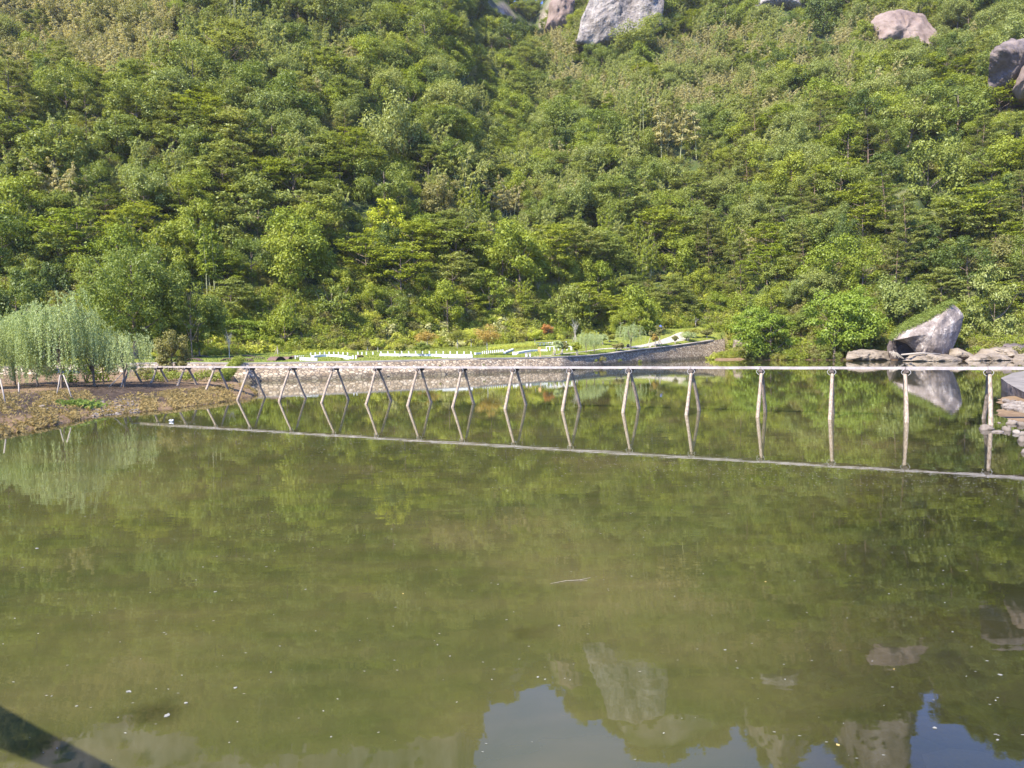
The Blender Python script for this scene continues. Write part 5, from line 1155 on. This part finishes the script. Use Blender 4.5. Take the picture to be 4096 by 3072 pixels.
def pebbles(name, box_px, n, smin, smax, seed, cat='pebbles'):
    r = np.random.default_rng(seed); parts = []
    for i in range(n):
        px = r.uniform(box_px[0], box_px[1]); py = r.uniform(box_px[2], box_px[3]) + (px - box_px[0]) * box_px[4]; p = onz(px, py); z = terr1(p.x, p.y); s_ = r.uniform(smin, smax)
        parts.append(rock((p.x, p.y, max(z, -.06) + s_ * .2), (s_, s_ * r.uniform(.6, .9), s_ * r.uniform(.35, .6)), seed * 100 + i, 3, .2, rz=r.random() * 3))
    Vv, Ff = join(parts); tag(obj(name, mesh_np(name, Vv, Ff, [M['pebble']])), cat=cat, label='loose grey and tan pebbles at the water edge', kind='stuff')
pebbles('gravel', (4020, 4110, 1604, 1640, .15), 220, .12, .35, 61)
pebbles('gravel', (370, 560, 1640, 1668, -.10), 260, .08, .20, 62)
for i, (px, py, w) in enumerate(((172, 1659, 22), (190, 1663, 10))):
    p = onz(px, py, .2); k = p.length / FPX; Vv, Ff = rock((0, 0, 0), (w * k / 2, w * k * .4, w * k * .3), 480 + i, 9, .25)
    tag(obj('bank_stone', mesh_np('bank_stone', Vv, Ff, [M['pebble']], smooth=True), None, (p.x, p.y, terr1(p.x, p.y) + .06)), ('larger' if i == 0 else 'smaller') + ' one of two grey stones in the dry bank grass', 'stone')

# ------------------------------------------------------------------ left bank: willows, small trees, stakes, grass
def bank(px, py):
    d = ray(px, py); Y = np.arange(40, 118, .25); X = Y * d.x / d.y; Z = CAM_Z + Y * d.z / d.y; k = np.nonzero(terr(X, Y) >= Z)[0]; y = Y[k[0]] if len(k) else 75
    return Vector((y * d.x / d.y, y, terr1(y * d.x / d.y, y)))
def bank_tree(kind, px, py, hpx, H, label, rz=0.0, wide=1.0):
    p = bank(px, py); s_ = hpx * mpp(p) / H; return plant(kind, p, (s_ * wide, s_ * wide, s_), rz, label), p
bank_tree('willow_big', 245, 1552, 380, 9.6, 'big pale weeping willow on the left bank', 1.0, .92)
bank_tree('willow_mid', 60, 1540, 300, 8.5, 'weeping willow cut by the left edge of the photo', 2.5, 1.05)
bank_tree('willow_small', 495, 1548, 222, 5.9, 'small weeping willow beside the end of the footbridge', .3, .85)
bank_tree('willow_mid', 150, 1548, 300, 8.5, 'weeping willow merging with the left side of the big one', 5.1, .9)
bank_tree('willow_small', 380, 1545, 235, 5.9, 'lower weeping willow filling the gap right of the big one', 3.3, 1.0)
bank_tree('willow_mid', -170, 1560, 330, 8.5, 'weeping willow beyond the left edge', 4.0)
bank_tree('b4', 415, 1535, 225, 10, 'green bushy tree between the big and the small willow', .5, .62)
bank_tree('o1', 692, 1512, 190, 8, 'olive brown small-leaved tree right of the small willow', 1.5, .82)
bank_tree('s5', 345, 1530, 130, 3.2, 'green bush behind the big willow', .8)
bank_tree('s3', 170, 1500, 100, 3.0, 'dark bush under the big willow, left side', 1.8)
bank_tree('s6', 590, 1515, 60, 2.2, 'low olive bush under the bridge end', 1.8)
hedge([(600, 1523), (700, 1524), (800, 1526), (900, 1527), (962, 1531)], 44, 1.6, 'leaf_mid', 'dark green leafy hedge below the wall under the left end of the footbridge', 59, on=bank, dens=60, leaf=(.2, .13))
def stake_t(px0, py0, px1, py1, label, rad=.06):
    a_ = bank(px0, py0); b_ = atY(px1, py1, a_.y + .6); a_.z -= .15; Vv, Ff = tube([np.array(a_), np.array((a_ + b_) / 2) + [.02, 0, 0], np.array(b_)], [rad, rad * .95, rad * .85], 8)
    o0 = np.array(a_); tag(obj('support_pole', mesh_np('support_pole', Vv - o0, Ff, [M['stake']], smooth=True), None, o0), label, 'pole', 'wooden support poles under the willows')
stake_t(290, 1596, 254, 1500, 'right pole of the pair propping the big willow'); stake_t(226, 1580, 240, 1500, 'left pole of the pair propping the big willow')
stake_t(22, 1613, 0, 1515, 'pale pole propping the willow at the left edge'); stake_t(75, 1576, 74, 1530, 'short pale pole under the leftmost willow')
stake_t(430, 1550, 500, 1482, 'thin slanting pole propping the small willow', .05); stake_t(482, 1550, 496, 1500, 'dark upright pole beside the small willow', .05)
p = atY(140, 1436, 103); Vv, Ff = join([box((1.3, 0, .5), (2.7, .4, 1.15)), box((1.3, 0, 1.12), (2.8, .5, .1))]); tag(obj('low_wall', mesh_np('low_wall', Vv, Ff, [M['white']]), None, (p.x, p.y, p.z - .1)), 'bright white wall piece glimpsed between the willows', 'wall')
# dry grass along the bank: uncountable blades
def grass(name, mat, pts, hmin, hmax, seed, label, w=.013):
    r = np.random.default_rng(seed); P_ = np.array(pts); N = len(P_); z = terr(P_[:, 0], P_[:, 1]); keep = z > -.03; P_ = P_[keep]; z = z[keep]; N = len(P_)
    an = r.random(N) * 6.283; h = r.uniform(hmin, hmax, N); ln = h * r.uniform(.2, 1.4, N); dx, dy = np.cos(an), np.sin(an)
    B = np.stack([P_[:, 0], P_[:, 1], z - .02], 1); side = np.stack([-dy, dx, np.zeros(N)], 1) * w
    Mi = B + np.stack([dx * ln * .4, dy * ln * .4, h * .8], 1); T = B + np.stack([dx * ln, dy * ln, h * r.uniform(.5, 1, N)], 1)
    V = np.stack([B - side, B + side, Mi + side * .7, T], 1).reshape(-1, 3)
    tag(obj(name, mesh_np(name, V, np.arange(4 * N).reshape(N, 4), [M[mat]])), label, 'grass', kind='stuff')
r = np.random.default_rng(12); pts, gpts = [], []
while len(pts) < 34000:
    px = r.uniform(-500, 1030, 4000); fr = r.random(4000) ** 1.5
    sy = np.interp(px, [-900, -300, 0, 112, 224, 373, 547, 700, 815, 945, 1000, 1034], [1860, 1795, 1741, 1722, 1700, 1664, 1650, 1636, 1620, 1600, 1588, 1578])
    dens = np.interp(px, [-500, 360, 370, 560, 580, 800, 1030], [1, 1, .25, .3, 1, .9, .9]); hgt = np.interp(px, [-500, 100, 300, 400, 700, 1030], [110, 105, 75, 45, 45, 30])
    py = sy + 2 - fr * hgt; patch = fbm(px * .02, py * .05, 3, 88)
    for a_, b_, c_, d_ in zip(px, py, dens, patch):
        if random.random() > c_ * (1.0 if d_ > -.05 else .10): continue
        q = onz(a_, b_, .15); pts.append((q.x, q.y))
grass('dry_grass', 'straw', pts, .08, .28, 13, 'dry straw coloured grass covering the left bank')
q = bank(330, 1622); gp = [(q.x + r.normal(0, .55), q.y + r.normal(0, .8)) for _ in range(700)]
grass('green_grass', 'green_grass', gp + gpts, .2, .5, 14, 'patch of fresh green grass on the left bank')
# dry leaf and grass litter on the bank, darkened for willow shade
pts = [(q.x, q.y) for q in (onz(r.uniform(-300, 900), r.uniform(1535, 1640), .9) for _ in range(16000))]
grass('shaded_leaf_litter', 'litter', pts, .02, .09, 15, 'dark brown leaf litter and stubble under the willows, darkened for their shade', .03)
# lawn tufts
pts = []
for _ in range(26000):
    px = r.uniform(600, 2900); c, f = np.interp(px, COPPX, COPPY), np.interp(px, FPXX, FPYY); t = r.random()
    Yc, Yf = np.interp(px, COPPX, [q[2] for q in COP]), np.interp(px, FPXX, [q[2] for q in FOOT]); Y = Yc + 1.6 + t * (Yf - Yc - 1.6); d = ray(px, 1430); pts.append((d.x / d.y * Y, Y))
grass('lawn_grass', 'green_grass', pts, .06, .22, 16, 'short bright lawn grass above the wall', .05)

# ------------------------------------------------------------------ things on the water
r = np.random.default_rng(18)
V, F = [], []
for i in range(1950):
    if i < 1650:
        px = r.uniform(100, 4096); line = 1690 + (px - 500) * .0634; py = line + abs(r.normal(0, 1)) * 65 - 20
    else: px = r.uniform(-50, 4150); py = 1750 + r.random() ** 1.2 * 1300
    q = onz(px, py)
    if terr1(q.x, q.y) > -.03: continue
    dist = q.length; s_ = r.uniform(.004, .010) * (1 + dist * .075); a_ = r.random() * 3.14; e = np.array([math.cos(a_), math.sin(a_)]); f = np.array([-e[1], e[0]]); b = len(V)
    for u1, v1 in ((-1, 0), (-.3, .5), (1, .1), (.2, -.5)): V.append([q.x + (e[0] * u1 + f[0] * v1) * s_ * 1.6, q.y + (e[1] * u1 + f[1] * v1) * s_, .005])
    F.append([b, b + 1, b + 2, b + 3])
M['fleck'] = surf('floating_fleck', [(.3, (0.204, 0.192, 0.144)), (.7, (0.360, 0.348, 0.300))], 2)
tag(obj('floating_flecks', mesh_np('floating_flecks', V, F, [M['fleck']])), 'tiny pale flecks of leaf and foam drifting on the river', 'flecks', kind='stuff')
M['fleck_white'] = surf('floating_scrap', [(.3, (.16, .155, .13)), (.7, (.27, .26, .22))], 9)
M['leaf_brown'] = surf('fallen_leaf', [(.3, (.30, .20, .06)), (.7, (.45, .34, .12))], 6)
FLOAT = [(515, 2767, 30, 'w'), (668, 2863, 38, 'w'), (743, 2813, 22, 'w'), (941, 2752, 20, 'w'), (307, 2825, 14, 'w'), (207, 2785, 10, 'w'), (473, 2870, 10, 'w'), (1325, 2948, 12, 'w'), (2236, 2503, 16, 'w'), (1083, 2690, 12, 'w'), (2900, 2600, 16, 'w'), (3739, 2912, 24, 'w'), (3352, 2980, 22, 'b'), (3576, 2677, 10, 'b'), (4002, 2700, 22, 'w'), (3990, 2960, 14, 'w'), (3140, 2718, 12, 'w'), (2152, 2709, 18, 'w'), (2180, 2718, 14, 'w'), (148, 2194, 20, 'w'), (862, 2367, 16, 'w'), (1222, 2358, 14, 'w'), (1612, 2375, 12, 'b'), (3810, 2528, 10, 'w'), (1750, 2580, 12, 'w'), (1800, 2625, 12, 'w'), (3062, 2327, 10, 'b')]
for i, (px, py, w, c) in enumerate(FLOAT):
    q = onz(px, py); k = (q - Vector((0, 0, CAM_Z))).length / FPX * w / 2 * .62; a0 = r.random() * 3.14; pts = []
    for t in range(10):
        an = t / 10 * 6.283; rr_ = k * (1 + r.normal(0, .18)); x, y = rr_ * math.cos(an), rr_ * math.sin(an) * .75; pts.append((x * math.cos(a0) - y * math.sin(a0), x * math.sin(a0) + y * math.cos(a0)))
    V = [(0, 0, .010)] + [(a_, b_, .006 + .004 * random.random()) for a_, b_ in pts] + [(0, 0, .0)] + [(a_ * .97, b_ * .97, .001) for a_, b_ in pts]
    F = [(0, 1 + t, 1 + (t + 1) % 10) for t in range(10)] + [(1 + t, 12 + t, 12 + (t + 1) % 10, 1 + (t + 1) % 10) for t in range(10)]
    me = bpy.data.meshes.new('floating_leaf'); me.from_pydata(V, [], F); me.materials.append(M['fleck_white' if c == 'w' else 'leaf_brown'])
    tag(obj('floating_leaf', me, None, (q.x, q.y, 0)), ('pale' if c == 'w' else 'yellow') + ' leaf scrap floating on the water, ' + where(px, py), 'leaf', 'leaf scraps floating on the river')
q = onz(685, 1687); Vv, Ff = join([rock((0, 0, .07), (.16, .12, .09), 88, 8, .1), rock((.12, 0, .13), (.06, .05, .05), 89, 6, .1)]); tag(obj('float', mesh_np('float', Vv, Ff, [M['white']], smooth=True), None, q), 'small white lump floating off the tip of the left bank', 'float')
pts = [np.array(onz(2202, 2334, .01)), np.array(onz(2262, 2323, .015)), np.array(onz(2318, 2320, .015)), np.array(onz(2362, 2310, .01))]
Vv, Ff = join([tube(pts, [.003, .006, .006, .003], 6, False), tube([pts[2], np.array(onz(2350, 2322, .01))], [.004, .002], 6, False)]); o0 = pts[0]
tag(obj('floating_twig', mesh_np('floating_twig', Vv - o0, Ff, [M['stake']], smooth=True), None, o0), 'thin forked twig floating in the middle of the river', 'twig')
# unseen tube added beside the viewpoint to cast the bottom-left shadow band
C, Rd = [], []
pa, pb = onz(-150, 2850), onz(520, 3160)
for i in range(26):
    t = i / 25; q = pa + (pb - pa) * t; h = 3.6; q = Vector((q.x - .66 * h, q.y - .75 * h, h)); C.append([q.x + r.normal(0, .08), q.y + r.normal(0, .08), h + r.normal(0, .1)]); Rd.append([.30, .30, .15])
o0 = np.array(C[0]); Vv, Ff = tube([o0 - [2.5, 1.6, .6], o0, np.array(C[8]) + [0, 0, .12], np.array(C[16]), np.array(C[-1])], [.30, .24, .20, .16, .08], 8)
tag(obj('shadow_caster', mesh_np('shadow_caster', Vv - o0, Ff, [M['bark']], smooth=True), None, o0), 'unseen tapered tube added beside the viewpoint to cast the shadow band at bottom left', 'shadow caster')
print('total objects', len(bpy.data.objects))


# ------------------------------------------------------------------ air
hm = bpy.data.materials.new('haze_air'); hm.use_nodes = True; hn = hm.node_tree; hn.nodes.clear()
ho = hn.nodes.new('ShaderNodeOutputMaterial'); hv = hn.nodes.new('ShaderNodeVolumePrincipled'); hv.inputs['Color'].default_value = (.97, .97, .93, 1); hv.inputs['Density'].default_value = 0.00006; hv.inputs['Anisotropy'].default_value = .1
hn.links.new(hv.outputs[0], ho.inputs['Volume'])
Vv, Ff = box((0, 1200, 250), (5400, 2900, 620)); tag(obj('haze', mesh_np('haze', Vv, Ff, [hm])), 'thin summer haze in the valley air', 'haze', kind='stuff')
